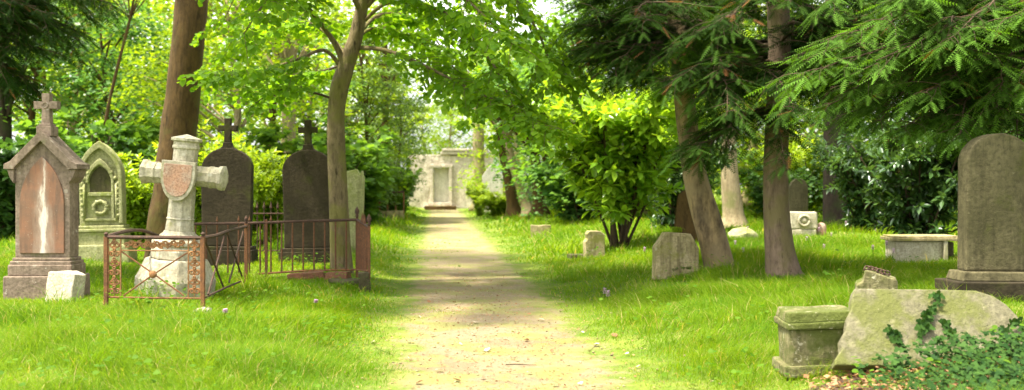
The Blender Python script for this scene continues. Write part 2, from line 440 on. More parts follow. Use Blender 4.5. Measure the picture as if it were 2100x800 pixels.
def raw_mesh(name, V, tf, k, nv, rnd):
    me = bpy.data.meshes.new(name)
    me.vertices.add(len(V)); me.vertices.foreach_set('co', V.astype(np.float32).ravel())
    flat = np.concatenate([np.array(f) for f in tf]); lens = np.array([len(f) for f in tf])
    loops = (flat[None, :] + (np.arange(k) * nv)[:, None]).ravel()
    me.loops.add(len(loops)); me.loops.foreach_set('vertex_index', loops.astype(np.int32))
    st1 = np.concatenate([[0], np.cumsum(lens)[:-1]]); tot = lens.sum()
    starts = (st1[None, :] + (np.arange(k) * tot)[:, None]).ravel()
    me.polygons.add(len(starts)); me.polygons.foreach_set('loop_start', starts.astype(np.int32))
    me.update(calc_edges=True)
    at = me.attributes.new('rnd', 'FLOAT', 'FACE')
    at.data.foreach_set('value', np.repeat(np.asarray(rnd, float), len(tf)).astype(np.float32))
    return me

def unit(v):
    return v / (np.linalg.norm(v, axis=-1, keepdims=True) + 1e-9)

class Leaves:
    def __init__(self): self.P = []; self.D = []; self.N = []; self.S = []; self.r = []
    def add(self, p, d, n, s, r):
        self.P.append(p); self.D.append(d); self.N.append(n); self.S.append(s); self.r.append(r)
    def mesh(self, name, tmpl):
        return scatter_mesh(name, np.array(self.P), np.array(self.D), np.array(self.N), np.array(self.S), tmpl, np.array(self.r))

def resample(pts, step):
    pts = [Vector(p) for p in pts]; out = [pts[0].copy()]; dirs = []
    acc = 0.0
    for a, b in zip(pts[:-1], pts[1:]):
        L = (b - a).length; t = step - acc
        while t < L:
            out.append(a.lerp(b, t / L)); t += step
        acc = L - (t - step)
    out.append(pts[-1].copy())
    return out

def spline(pts, m=6):
    pts = [Vector(p) for p in pts]; out = []
    for i in range(len(pts) - 1):
        p0 = pts[max(i - 1, 0)]; p1 = pts[i]; p2 = pts[i + 1]; p3 = pts[min(i + 2, len(pts) - 1)]
        for k in range(m):
            t = k / m
            out.append(0.5 * ((2 * p1) + (p2 - p0) * t + (2 * p0 - 5 * p1 + 4 * p2 - p3) * t * t + (3 * p1 - p0 - 3 * p2 + p3) * t ** 3))
    out.append(pts[-1])
    return out

def lin(a, b, n):
    return [a + (b - a) * i / max(1, n - 1) for i in range(n)]

def rv(s=1.0):
    return Vector((random.gauss(0, s), random.gauss(0, s), random.gauss(0, s)))

def trunk_radii(rad, m):
    out = []
    for i in range(len(rad) - 1):
        out += [rad[i] + (rad[i + 1] - rad[i]) * k / m for k in range(m)]
    return out + [rad[-1]]

# ------------------------------------------------------------------ the setting
def build_ground():
    xs = np.unique(np.concatenate([np.arange(-12, 12.01, 0.2), -12 - np.cumsum(0.3 * 1.22 ** np.arange(30)), 12 + np.cumsum(0.3 * 1.22 ** np.arange(30))]))
    ys = np.unique(np.concatenate([np.arange(3, 30.01, 0.25), 30 + np.cumsum(0.4 * 1.15 ** np.arange(36)), 3 - np.cumsum(0.4 * 1.25 ** np.arange(20))]))
    X, Y = np.meshgrid(xs, ys); Z = ground(X, Y)
    nx, ny = len(xs), len(ys)
    V = np.stack([X.ravel(), Y.ravel(), Z.ravel()], 1)
    me = bpy.data.meshes.new('ground')
    idx = np.arange(nx * ny).reshape(ny, nx)
    F = np.stack([idx[:-1, :-1].ravel(), idx[:-1, 1:].ravel(), idx[1:, 1:].ravel(), idx[1:, :-1].ravel()], 1)
    me.from_pydata(V.tolist(), [], F.tolist())
    for p in me.polygons: p.use_smooth = True
    o = link_mesh('ground', me, M['ground']); tag(o, kind='structure')

    rows = np.arange(4.0, 66.0, 0.2); cols = np.linspace(-1, 1, 13)
    V = []
    for y in rows:
        hw = 0.98 - 0.002 * y
        l = hw + 0.10 * math.sin(y * 2.1) + 0.06 * math.sin(y * 5.3 + 1); r = hw + 0.09 * math.sin(y * 1.7 + 2) + 0.06 * math.sin(y * 4.7)
        for c in cols:
            x = path_x(y) + (c * l if c < 0 else c * r)
            V.append((x, y, gz(x, y) + 0.006))
    n = len(cols); F = [(i * n + j, i * n + j + 1, (i + 1) * n + j + 1, (i + 1) * n + j) for i in range(len(rows) - 1) for j in range(n - 1)]
    me = bpy.data.meshes.new('path'); me.from_pydata(V, [], F)
    for p in me.polygons: p.use_smooth = True
    o = link_mesh('path', me, M['path']); tag(o, kind='structure')
build_ground()

def vnoise(x, y, f, seed=0):
    return 0.5 + 0.25 * (np.sin(f * x * 1.0 + 1.7 * seed + 1.3 * np.sin(f * 0.7 * y + seed)) + np.sin(f * y * 1.1 + 2.3 * seed + 1.1 * np.sin(f * 0.9 * x + 2 * seed)))

IVY_C = (3.05, 6.75)
def build_grass():
    Vall = []; rall = []; 
    def band(y0, y1, dens, wid, hscale, x_extra=1.5):
        A = 0.0
        n = int(dens * (y1 - y0) * ((0.52 * (y0 + y1)) + 2 * x_extra))
        y = y0 + (y1 - y0) * rng.random(n)
        hw = 0.52 * y + x_extra
        x = (rng.random(n) * 2 - 1) * hw
        keep = rng.random(n) < hw / (0.52 * y1 + x_extra)
        x, y = x[keep], y[keep]
        d = np.abs(x - path_x(y))
        ed = 0.93 + 0.22 * (vnoise(x, y, 1.9, 3) - 0.5) + 0.12 * (vnoise(x, y, 5.0, 5) - .5)
        g = d - ed
        pn = 0.6 * vnoise(x, y, 1.6, 1) + 0.4 * vnoise(x, y, 4.3, 2)
        onpath = (g < 0)
        prob = np.where(onpath, np.where(pn > 0.44, 1.0, 0.45) * smooth((g + 1.15) / 0.85) + 0.08, np.clip(0.35 + g * 1.3, 0, 1))
        keep = rng.random(len(x)) < prob
        # the ivy bed and soil at the foot of the fallen slab stay free of grass
        iv = ((x - IVY_C[0]) / 1.0) ** 2 + ((y - IVY_C[1]) / 0.75) ** 2
        keep &= ~((iv < 1.0) & (rng.random(len(x)) < 0.96))
        x, y, g, onpath = x[keep], y[keep], g[keep], onpath[keep]
        n = len(x)
        tuft = vnoise(x, y, 2.7, 7) * 0.6 + vnoise(x, y, 7.0, 9) * 0.4
        h = np.where(onpath, 0.026, 0.045 + 0.145 * smooth(g / 1.2))
        h = h * (0.3 + 1.4 * tuft) * (0.6 + 0.8 * rng.random(n)) * hscale
        right = (x - path_x(y)) > 0
        h = np.where(right & (g < 1.2), h * 0.8, h)
        # trodden and grazed short round the graves and the trunks
        short = np.zeros(n)
        for cx, cy, rr in ((-5.4, 11.9, 1.3), (-4.0, 11.9, 1.5), (-3.4, 11.2, .9), (-6.6, 17.5, 1.6), (-5.0, 17.0, 1.4), (-3.4, 15.4, 2.2), (2.35, 14.1, .9), (3.0, 14.4, .9), (3.4, 12.5, .8), (6.0, 15.0, 1.1), (6.4, 22.2, 1.4), (2.2, 7.0, .5), (4.7, 9.2, .9), (5.2, 21.5, 1.5), (1.6, 18.5, 1.0)):
            short = np.maximum(short, np.exp(-((x - cx) ** 2 + (y - cy) ** 2) / (rr * rr)))
        h = h * (1 - .68 * short)
        z = ground(x, y) - 0.01
        az = rng.random(n) * 2 * np.pi; lean = 0.3 + 1.1 * rng.random(n)
        # long grass lies over in drifts
        dr = 2.2 * np.sin(0.8 * x + 0.5 * y) + 0.5
        az = np.where(rng.random(n) < 0.55, dr + 0.7 * rng.standard_normal(n), az)
        dx, dy = np.cos(az), np.sin(az)
        fa = rng.random(n) * np.pi; wx, wy = np.cos(fa) * wid, np.sin(fa) * wid
        ww = (0.6 + 0.8 * rng.random(n)); wx *= ww; wy *= ww
        ww2 = np.where(onpath, 0.8, 1.0); wx *= ww2; wy *= ww2
        P = np.zeros((n, 5, 3))
        def pt(t):
            return np.stack([x + dx * h * lean * t * t, y + dy * h * lean * t * t, z + h * (t - 0.28 * lean * t * t)], 1)
        b0 = pt(0.0); b1 = pt(0.55); b2 = pt(1.0)
        off = np.stack([wx, wy, 0 * wx], 1)
        P[:, 0] = b0 - off * 0.5; P[:, 1] = b0 + off * 0.5; P[:, 2] = b1 + off * 0.42; P[:, 3] = b1 - off * 0.42; P[:, 4] = b2
        r = np.clip(-0.08 + 0.55 * vnoise(x, y, 1.1, 11) + 0.40 * (vnoise(x, y, 3.7, 13)) + 0.26 * rng.standard_normal(n), 0, 0.94)
        r = np.where(rng.random(n) < np.where(onpath, 0.25, 0.055), 1.0, r)
        Vall.append(P.reshape(-1, 3)); rall.append(r)
    band(5.6, 9.0, 4200, 0.0042, .85, 0.8)
    band(9.0, 13.0, 2600, 0.0058, .9, 0.8)
    band(13.0, 20.0, 850, 0.0095, .95)
    band(20.0, 32.0, 190, 0.02, 1.1)
    band(32.0, 62.0, 45, 0.04, 1.3)
    # arching clumps of uncut grass, some gone to straw
    cl = np.random.default_rng(19); P = []; rr = []
    for k in range(230):
        y = 6.2 + 13 * cl.random() ** 1.3; sgn = 1 if cl.random() < .55 else -1
        x = path_x(y) + sgn * (1.35 + cl.random() * .45 * y)
        if ((x - IVY_C[0]) / 1.2) ** 2 + ((y - IVY_C[1]) / .9) ** 2 < 1: continue
        m = cl.integers(25, 70); tone = .15 + .5 * cl.random(); H = .16 + .16 * cl.random(); wd = .0045 + .0004 * (y - 6)
        for _ in range(m):
            bx, by = x + cl.normal(0, .07), y + cl.normal(0, .07); a = cl.random() * 6.283; ln = .4 + .9 * cl.random(); h = H * (.6 + .7 * cl.random())
            z = gz(bx, by) - .01; dx, dy = math.cos(a), math.sin(a); fa = cl.random() * 3.14; ox, oy = math.cos(fa) * wd, math.sin(fa) * wd
            def q(t): return (bx + dx * h * ln * t * t, by + dy * h * ln * t * t, z + h * (t - .35 * ln * t * t))
            p0, p1, p2 = q(0), q(.55), q(1)
            P.append([(p0[0] - ox / 2, p0[1] - oy / 2, p0[2]), (p0[0] + ox / 2, p0[1] + oy / 2, p0[2]), (p1[0] + ox * .42, p1[1] + oy * .42, p1[2]), (p1[0] - ox * .42, p1[1] - oy * .42, p1[2]), p2])
            rr.append(1.0 if cl.random() < .07 else min(.94, max(0, tone + cl.normal(0, .15))))
    Vall.append(np.array(P).reshape(-1, 3)); rall.append(np.array(rr))
    V = np.concatenate(Vall); r = np.concatenate(rall)
    me = raw_mesh('grass', V, [(0, 1, 2, 3), (3, 2, 4)], len(r), 5, r)
    o = link_mesh('grass', me, M['grass']); tag(o, kind='stuff')
    print('blades', len(r))
build_grass()

def build_weeds():
    L = Leaves()
    spots = [(-2.6, 14.6, 90, .5), (-1.9, 13.9, 60, .35), (-3.9, 10.7, 120, .55), (-3.0, 11.5, 60, .4), (-2.3, 12.3, 60, .5), (-4.1, 12.0, 140, .45), (-4.3, 13.0, 80, .35), (-2.0, 10.2, 50, .6),
             (-2.6, 8.6, 60, .8), (1.2, 13.8, 60, .5), (1.5, 11.2, 50, .5), (1.7, 17.5, 80, .6), (-2.2, 17.5, 90, .8), (1.5, 9.2, 30, .5), (4.4, 11.6, 40, .6), (5.2, 14.6, 50, .5), (-3.2, 15.6, 120, .6), (-2.4, 25, 120, 1.4), (1.2, 26, 120, 1.2)]
    for _ in range(48):
        y = 6.4 + 13 * random.random() ** 1.5; d = random.choice((-1, 1)) * random.uniform(1.2, .5 * y); spots.append((path_x(y) + d, y, random.randint(10, 45), random.uniform(.15, .5)))
    for x, y, n, s in spots:
        for _ in range(n // 2 + 6):
            px, py = x + random.gauss(0, s * .6), y + random.gauss(0, s * .5)
            h = random.uniform(0.03, 0.24)
            a = random.uniform(0, 6.28)
            L.add((px, py, gz(px, py) + h), (math.cos(a), math.sin(a), random.uniform(-.3, .35)), (random.gauss(0, .3), random.gauss(0, .3) - .2, 1), random.uniform(.025, .058), random.random())
    o = link_mesh('weeds', L.mesh('weeds', T_BROAD), M['weed']); tag(o, kind='stuff')
build_weeds()

# ------------------------------------------------------------------ headstones
def pedimented_headstone():
    Y = 12.0; X = XP(97, Y)
    t = thing('headstone', 'brown gabled headstone with red panel and small stone cross, at the far left', 'headstone', (X, Y, gz(X, Y) - 0.03), R(-1)); t.scale = (.93, .93, .92)
    MB().box((0, 0, .17), (.88, .50, .38)).build('base', M['brown_stone'], t, .018, rough=(2, .006, 6))
    b = MB().box((0, 0, .43), (.80, .42, .14)).box((0, 0, .52), (.77, .38, .05)).box((0, 0, .565), (.73, .33, .04))
    b.build('plinth', M['brown_stone'], t, .012)
    g = [(-.345, .583), (.345, .583), (.345, 1.62), (.375, 1.70), (0, 2.07), (-.375, 1.70), (-.345, 1.62)]
    MB().prism(g, -.13, .13).build('body', M['brown_stone'], t, .015, rough=(1, .003, 5))
    pan = arch(.56, 1.25, 1.86, 10, .64)
    MB().prism(pan, -.150, -.128).build('panel', M['red_panel'], t, .006)
    # raised gable coping with square shoulder stops
    cp = MB()
    out = [(-.46, 1.70), (-.46, 1.765), (-.385, 1.80), (0, 2.19), (.385, 1.80), (.46, 1.765), (.46, 1.70)]
    inn = [(-.33, 1.70), (-.33, 1.715), (-.33, 1.72), (0, 2.055), (.33, 1.72), (.33, 1.715), (.33, 1.70)]
    cp.band(out, inn, -.19, .19, closed=False)
    for s in (-1, 1):
        cp.prism([(s * .345, 1.52), (s * .40, 1.60), (s * .43, 1.697), (s * .345, 1.697)], -.165, .165)
    cp.build('coping', M['brown_stone'], t, .012)
    c = MB().box((0, 0, 2.185), (.19, .2, .13)).box((0, 0, 2.265), (.15, .16, .03))
    c.build('cross_foot', M['brown_stone'], t, .008)
    zc = 2.28
    cr = [(-.055, zc), (.055, zc), (.047, zc + .19), (.15, zc + .185), (.15, zc + .285), (.047, zc + .28), (.05, zc + .385), (-.05, zc + .385), (-.047, zc + .28), (-.15, zc + .285), (-.15, zc + .185), (-.047, zc + .19)]
    k = MB().prism(cr, -.05, .05)
    k.tube([(0.035 * math.cos(a), -.054, zc + .235 + .035 * math.sin(a)) for a in lin(0, 6.283, 13)], .008, 5)
    k.build('cross', M['brown_stone'], t, .010)
pedimented_headstone()

def fallen_block():
    Y = 11.6; X = XP(133, Y)
    o = MB().prism([(-.23, -.1), (.17, -.1), (.19, .33), (.05, .37), (-.2, .345)], -.12, .14).build('stone_block', M['cream_block'], None, .02, rough=(2, .012, 5))
    o.location = (X, Y, gz(X, Y)); o.rotation_euler = (R(-6), R(2), R(-12)); o.scale = (.87, .87, .95)
    tag(o, 'broken cream stone block leaning against the base of the gabled headstone', 'stone block')
fallen_block()

def gothic_headstone():
    Y = 18.5; X = XP(213, Y); m = M['green_stone']
    t = thing('headstone', 'mossy pointed gothic headstone with carved arch and round wreath, behind the gabled one', 'headstone', (X, Y, gz(X, Y) - 0.05), R(3), tilt=(0, R(-1))); t.scale = (1, 1, .95)
    MB().box((0, 0, .17), (1.05, .5, .36)).build('base', m, t, .03, rough=(2, .008, 5))
    MB().box((0, 0, .47), (.88, .38, .24), taper=.96).box((0, 0, .62), (.92, .42, .06)).box((0, 0, .68), (.84, .34, .06)).build('plinth', m, t, .015)
    MB().prism(arch(.76, 1.60, 2.28, 12, .712), -.10, .12).build('body', m, t, .012)
    MB().band(arch(.79, 1.60, 2.31, 12, .75)[1:], arch(.66, 1.60, 2.17, 12, .75)[1:], -.155, -.098, closed=False).build('rim', m, t, .012)
    b = MB().band(arch(.50, 1.52, 1.98, 12, .80)[1:], arch(.40, 1.52, 1.86, 12, .80)[1:], -.150, -.098, closed=False)
    b.box((0, -.124, 1.30), (.42, .05, .07)).box((0, -.124, .82), (.56, .05, .05))
    b.build('carved_arch', m, t, .012)
    for s in (-1, 1):
        MB().add([], []).tube([(s * .285, -.13, .8), (s * .285, -.13, 1.5)], .025, 8).build('column', m, t, 0, True)
        f = MB()
        for i in range(9):
            zz = .9 + .1 * i; xx = .31 if zz < 1.5 else .31 - (zz - 1.5) * .55
            f.lathe([(.001, -.05), (.035, -.02), (.04, .01), (.02, .04), (.001, .05)], 6, mat=Matrix.Translation((s * xx + random.uniform(-.012, .012), -.12, zz)))
        f.build('carved_foliage', m, t, 0, True, rough=(1, .012, 12))
    w = MB(); ring = [(.115 * math.cos(a), -.135, 1.05 + .115 * math.sin(a)) for a in lin(0, 2 * math.pi, 25)]
    w.tube(ring, [.035 + .012 * math.sin(i * 2.5) for i in range(25)], 7)
    w.build('wreath', m, t, 0, True, rough=(1, .008, 20))
    MB().prism(arch(.38, 1.52, 1.83, 8, 1.345), -.108, -.099).build('panel', M['grey_stone'], t)
gothic_headstone()

def cross_monument():
    Y = 12.5; X = XP(357, Y); m = M['pale_stone']
    t = thing('cross_monument', 'pale stone cross with pink shield, leaning inside the rusty grave railing', 'cross monument', (X, Y, gz(X, Y) - 0.06), R(-3), tilt=(R(1), R(5.0))); t.scale = (.97, .97, .96)
    k = 1 / math.cos(math.pi / 8) / 2
    def oc(prof): return MB().lathe([(w * k, z) for w, z in prof], 8, .5)
    oc([(.92, 0), (.90, .28), (.70, .54)]).build('base', m, t, .025, rough=(3, .02, 3.2))
    oc([(.62, .54), (.60, .64), (.54, .70), (.60, .715), (.60, .76), (.50, .79)]).build('step', m, t, .014, rough=(1, .006, 5))
    oc([(.44, .79), (.44, .83), (.37, .86), (.34, .89)]).build('foot', m, t, .01)
    oc([(.325, .89), (.305, 1.03), (.32, 1.035), (.32, 1.05), (.30, 1.055), (.275, 2.0)]).build('shaft', m, t, .006)
    oc([(.30, 1.93), (.31, 1.94), (.31, 1.965), (.29, 1.975), (.29, 2.02), (.35, 2.03), (.35, 2.065), (.02, 2.115)]).build('cap', m, t, .006)
    arms = []
    for s in (-1, 1):
        ax = Matrix.Translation((0, 0, 1.60)) @ Matrix.Rotation(s * math.pi / 2, 4, 'Y')
        MB().lathe([(w * k, z) for w, z in ((.255, .10), (.255, .335), (.275, .34), (.275, .365), (.262, .37), (.262, .445), (.30, .475), (.31, .51), (.22, .53), (.02, .54))], 8, .5, ax).build('arm', m, t, .006)
    def shield(w, h, z):
        a = w / 2; pts = [(-a, z), (a, z)]
        for i in range(0, 9):
            u = i / 8; pts.append((a * math.cos(u * math.pi / 2) ** .85 if i < 8 else 0, z - .36 * h - .64 * h * math.sin(u * math.pi / 2) ** 1.15))
        r = pts[2:-1]
        return pts + [(-x, zz) for x, zz in r[::-1]]
    o = MB().prism(shield(.43, .50, 1.775), -.215, -.14).build('shield', m, t, .008)
    MB().prism(shield(.355, .405, 1.735), -.226, -.213).build('shield_face', M['pink_shield'], o, .004)
cross_monument()

# ------------------------------------------------------------------ iron railings
def scroll(cx, cz, r, y, turns=1.25, start=0.0, s=1):
    n = 14
    return [(cx + s * (r * (1 - .72 * i / n)) * math.cos(start + turns * 2 * math.pi * i / n), y, cz + (r * (1 - .72 * i / n)) * math.sin(start + turns * 2 * math.pi * i / n)) for i in range(n + 1)]

def finial(h=.12, r=.026):
    return [(r * .5, 0), (r * .5, h * .1), (r, h * .16), (r * .55, h * .26), (r * .6, h * .32), (r * 1.02, h * .5), (r * .9, h * .68), (r * .45, h * .86), (r * .1, h)]

def grave_railing():
    fl, fr, rr, rl = (-4.36, 11.0), (-3.32, 11.0), (-3.53, 13.6), (-4.55, 13.6)
    ox, oy = -3.9, 12.2; oz = gz(ox, oy)
    t = thing('grave_railing', 'low rusty iron railing with ornate scroll panels around the leaning cross', 'railing', (ox, oy, oz))
    def Lc(x, y, z): return (x - ox, y - oy, z - oz)
    top = .945; bot = .30
    for (x, y), zb, zt, nm in ((fl, .10, .95, 0), (fr, .06, .95, 0), (rr, .12, .99, 1), (rl, .12, .82, 0)):
        p = MB().box((x - ox, y - oy, (zb + zt) / 2 - oz), (.042, .042, zt - zb)).build('post', M['rust'], t, .004)
        MB().lathe(finial(.11 if nm else .05, .026), 10, 0, Matrix.Translation(Lc(x, y, zt))).build('finial', M['dark_rust'], p, 0, True)
    def rail(name, pts, mat=M['dark_rust'], w=.016):
        return MB().tube([Lc(*p) for p in pts], w, 6).build(name, mat, t)
    rail('top_rail', [(*fl, top), (-4.0, 10.995, .94), (-3.65, 11.0, .938), (*fr, .935)], w=.022)
    rail('top_rail', [(*fr, .935), (-3.38, 11.7, .925), (-3.44, 12.4, .945), (*rr, .955)], w=.021)
    rail('top_rail', spline([(*fl, top), (-4.43, 11.7, .97), (-4.49, 12.4, .955), (-4.50, 13.0, .86), (*rl, .79)]), w=.022)
    rail('bottom_rail', [(*fl, bot), (-3.9, 11.0, .29), (*fr, .285)], M['rust'], .012)
    rail('bottom_rail', [(*fr, .285), (-3.44, 12.3, .27), (-3.5, 13.2, .26)], M['dark_rust'], .012)
    rail('middle_rail', [(fl[0] + .16, 11.0, .80), (fr[0] - .16, 11.0, .795)], M['rust_orn'], .008)
    # ornate uprights of the front
    for x0, x1 in ((fl[0] + .02, fl[0] + .16), (fr[0] - .16, fr[0] - .02)):
        b = MB()
        for x in (x0 + .004, x1 - .004):
            b.box((x - ox, 11.0 - oy, (bot + .92) / 2 - oz), (.012, .018, .92 - bot))
        xm = (x0 + x1) / 2
        zs = lin(bot + .06, .86, 6)
        for i, z in enumerate(zs):
            for s in (-1, 1):
                b.tube([Lc(*p) for p in scroll(xm + s * .030, z, .032, 11.0, 1.2, math.pi / 2 * (i % 2), s)], .0115, 5)
            b.tube([Lc(xm + .012 * math.cos(a), 10.99, z + .052 + .012 * math.sin(a)) for a in lin(0, 6.283, 9)], .009, 5)
            if i % 2 == 0:
                for s in (-1, 1): b.tube([Lc(xm - s * .055, 11.0, z - .01), Lc(xm, 11.0, z + .05), Lc(xm + s * .055, 11.0, z + .11)], .006, 5)
        b.tube([Lc(xm, 11.0, bot), Lc(xm, 11.0, .92)], .007, 5)
        b.build('scroll_panel', M['rust_orn'], t)
    fz = MB()
    for i, x in enumerate(lin(fl[0] + .25, fr[0] - .25, 7)):
        for s in (-1, 1):
            fz.tube([Lc(*p) for p in scroll(x + s * .022, .865 + .01 * s, .032, 11.0, 1.3, i, s)], .0115, 5)
        fz.tube([Lc(x - .045, 11.0, .83), Lc(x, 11.0, .90), Lc(x + .045, 11.0, .83)], .007, 5)
    fz.build('frieze', M['rust_orn'], t)
    cx, cz = (fl[0] + fr[0]) / 2 - .01, .545
    for a, b_ in (((fl[0] + .16, .79), (fr[0] - .2, .31)), ((fl[0] + .18, .31), (fr[0] - .16, .78))):
        MB().tube([Lc(a[0], 11.0, a[1]), Lc(cx, 11.005, cz), Lc(b_[0], 11.0, b_[1])], .009, 5).build('brace', M['rust'], t)
    MB().lathe([(.042, 0), (.042, .014), (.03, .018), (.026, .03), (.012, .034), (.001, .034)], 16, 0, Matrix.Translation(Lc(cx, 10.985, cz)) @ Matrix.Rotation(math.pi / 2, 4, 'X')).build('rosette', M['rust_orn'], t)
    for (a, za), (b_, zb) in (((0.03, .92), (.42, .30)), ((.1, .30), (.45, .9)), ((.5, .93), (.88, .32)), ((.55, .32), (.92, .9))):
        pa = (fr[0] + (rr[0] - fr[0]) * a, fr[1] + (rr[1] - fr[1]) * a, za); pb = (fr[0] + (rr[0] - fr[0]) * b_, fr[1] + (rr[1] - fr[1]) * b_, zb)
        MB().tube([Lc(*pa), Lc(*pb)], .011, 5).build('brace', M['dark_rust'], t)
    MB().prism([(-.10, -.05), (.12, -.05), (.10, .06), (.03, .075), (-.07, .05)], -.09, .09, Matrix.Translation(Lc(fr[0] - .02, 10.98, gz(fr[0], 11.0) - .0))).build('foot_stone', M['cream_block'], t, .015, rough=(1, .012, 7))
grave_railing()

def plot_railing():
    ox, oy = -3.4, 15.6; oz = gz(ox, oy)
    t = thing('plot_railing', 'tall rusty barred railing around the two dark crossed headstones and curved tree', 'railing', (ox, oy, oz))
    def Lc(x, y, z): return (x - ox, y - oy, z - oz)
    x0, x1, yf = -4.95, -2.27, 15.0
    MB().tube([Lc(x0, yf, .93), Lc(-3.9, yf, .945), Lc(-3.0, yf, .975), Lc(x1, yf, .995)], .023, 6).build('top_rail', M['dark_rust'], t)
    MB().tube([Lc(-3.75, yf, .20), Lc(-3.0, yf, .25), Lc(x1, yf, .265)], .017, 6).build('bottom_rail', M['rust'], t)
    n = 17
    for i in range(1, n):
        x = x0 + (x1 - x0) * i / n
        zt = .93 + .05 * i / n; sp = .05 if i in (4, 6, 7, 9) else 0.0
        b = MB().tube([Lc(x, yf, .22), Lc(x, yf, zt)], .0125, 6)
        if sp: b.lathe([(.010, 0), (.02, .02), (.001, .09)], 6, 0, Matrix.Translation(Lc(x, yf, zt + .02)))
        b.build('bar', M['rust_deep'], t)
    for x, y, zb, zt in ((-3.60, yf, .12, 1.0), (x1, yf, .15, 1.02), (-1.955, 14.0, .22, .94), (x0, yf, .1, .98)):
        p = MB().box((x - ox, y - oy, (zb + zt) / 2 - oz), (.038, .038, zt - zb)).build('post', M['rust_deep'], t, .004)
        if x != -3.60: MB().lathe(finial(.17, .034), 12, 0, Matrix.Translation(Lc(x, y, zt))).build('finial', M['dark_rust'], p, 0, True)
    # return panel towards the path, nearly edge-on
    MB().tube([Lc(x1, yf, 1.0), Lc(-1.955, 14.0, .925)], .018, 6).build('top_rail', M['dark_rust'], t)
    MB().tube([Lc(x1, yf, .26), Lc(-1.97, 14.0, .33)], .014, 6).build('bottom_rail', M['rust'], t)
    for i in range(1, 9):
        u = i / 9; x = x1 + (-1.955 - x1) * u; y = yf - u
        zt = 1.0 - .075 * u
        b = MB().tube([Lc(x - .02 * u, y, .27 + .06 * u), Lc(x, y, zt - .01)], .0135, 6)
        if i in (4, 5, 6): b.lathe([(.013, -.02), (.024, .02), (.001, .15)], 6, 0, Matrix.Translation(Lc(x, y, zt)))
        b.build('bar', M['rust_deep'], t)
    # back run behind the dark stones
    yb = 18.8
    MB().tube([Lc(-5.6, yb, .98), Lc(-3.2, yb, .98)], .016, 6).build('top_rail', M['dark_rust'], t)
    MB().tube([Lc(-5.6, yb, .3), Lc(-3.2, yb, .3)], .013, 6).build('bottom_rail', M['dark_rust'], t)
    for i in range(19):
        x = -5.55 + i * .125
        b = MB().tube([Lc(x, yb, .2), Lc(x, yb, 1.05)], .011, 5)
        b.lathe([(.011, 0), (.028, .04), (.001, .16)], 6, 0, Matrix.Translation(Lc(x, yb, 1.05)))
        b.build('bar', M['dark_rust'], t)
plot_railing()

def kerb_rubble():
    def rock(name, x, y, z, s, mat, rz, lab, cat):
        o = MB().box((0, 0, 0), s, taper=.93).build(name, mat, None, .015, rough=(3, .016, 6))
        o.location = (x, y, z); o.rotation_euler = (R(random.uniform(-4, 4)), R(random.uniform(-4, 4)), rz)
        tag(o, lab, cat)
    rock('brick_course', -2.95, 14.72, .17, (.55, .2, .16), M['brick'], R(4), 'crumbling red brick course under the barred railing', 'kerb')
    rock('stone_slab', -2.36, 14.45, .15, (.42, .36, .06), M['grey_stone'], R(-5), 'thin broken grey slab at the foot of the curved tree', 'stone slab')
    rock('brick_lump', -2.48, 14.62, .20, (.34, .2, .12), M['brick'], R(-12), 'red brick lump on the thin slab below the curved tree', 'brick')
    rock('kerb_stone', -2.02, 14.0, .16, (.16, .2, .30), M['grey_stone'], R(5), 'upright grey corner kerb stone by the path end of the railing', 'kerb')
kerb_rubble()

def dark_twin(px, lab, lean, wtop, seed):
    Y = 17.6; X = XP(px, Y); m = M['dark_stone']
    t = thing('headstone', lab, 'headstone', (X, Y, gz(X, Y) - 0.04), R(0), tilt=(R(-1), R(lean)), group='pair of dark headstones topped by crosses'); t.scale = (1, 1, .965)
    MB().box((0, 0, .14), (.98, .42, .30)).box((0, 0, .32), (.93, .36, .06)).build('base', m, t, .015, rough=(1, .005, 5))
    w = .88; hs = 1.72; ha = 2.10
    pts = arch(w, hs, ha, 14, .352)
    pts = [((x * (.94 + .06 * min(1, (z - .35) / 1.0))), z) for x, z in pts]
    MB().prism(pts, -.075, .075).build('slab', m, t, .02, rough=(1, .003, 4))
    c = MB()
    c.prism([(-.17, 2.065), (.17, 2.065), (.09, 2.12), (.068, 2.2), (-.068, 2.2), (-.09, 2.12)], -.06, .06)
    zc = 2.2
    c.prism([(-.062, zc), (.062, zc), (.055, zc + .20), (.165, zc + .195), (.165, zc + .305), (.055, zc + .30), (.06, zc + .43), (-.06, zc + .43), (-.055, zc + .30), (-.165, zc + .305), (-.165, zc + .195), (-.055, zc + .20)], -.048, .048)
    c.build('cross', m, t, .012)
dark_twin(465, 'dark round-topped headstone with a cross, just right of the pale leaning cross', 0.3, 1, 1)
dark_twin(635, 'dark round-topped headstone with a cross, beside the curved tree trunk', -0.9, 1, 2)

def broken_pale():
    Y = 20.5; X = XP(727, Y)
    o = MB().prism([(-.2, 0), (.17, 0), (.17, 1.55), (.13, 1.72), (.09, 1.62), (.02, 1.74), (-.2, 1.68)], -.07, .07).build('broken_headstone', M['green_stone'], None, .012, rough=(1, .01, 5))
    o.location = (X, Y, gz(X, Y) - .03); o.rotation_euler = (0, R(1), 0)
    tag(o, 'narrow pale headstone with jagged broken top behind the curved tree', 'headstone')
broken_pale()

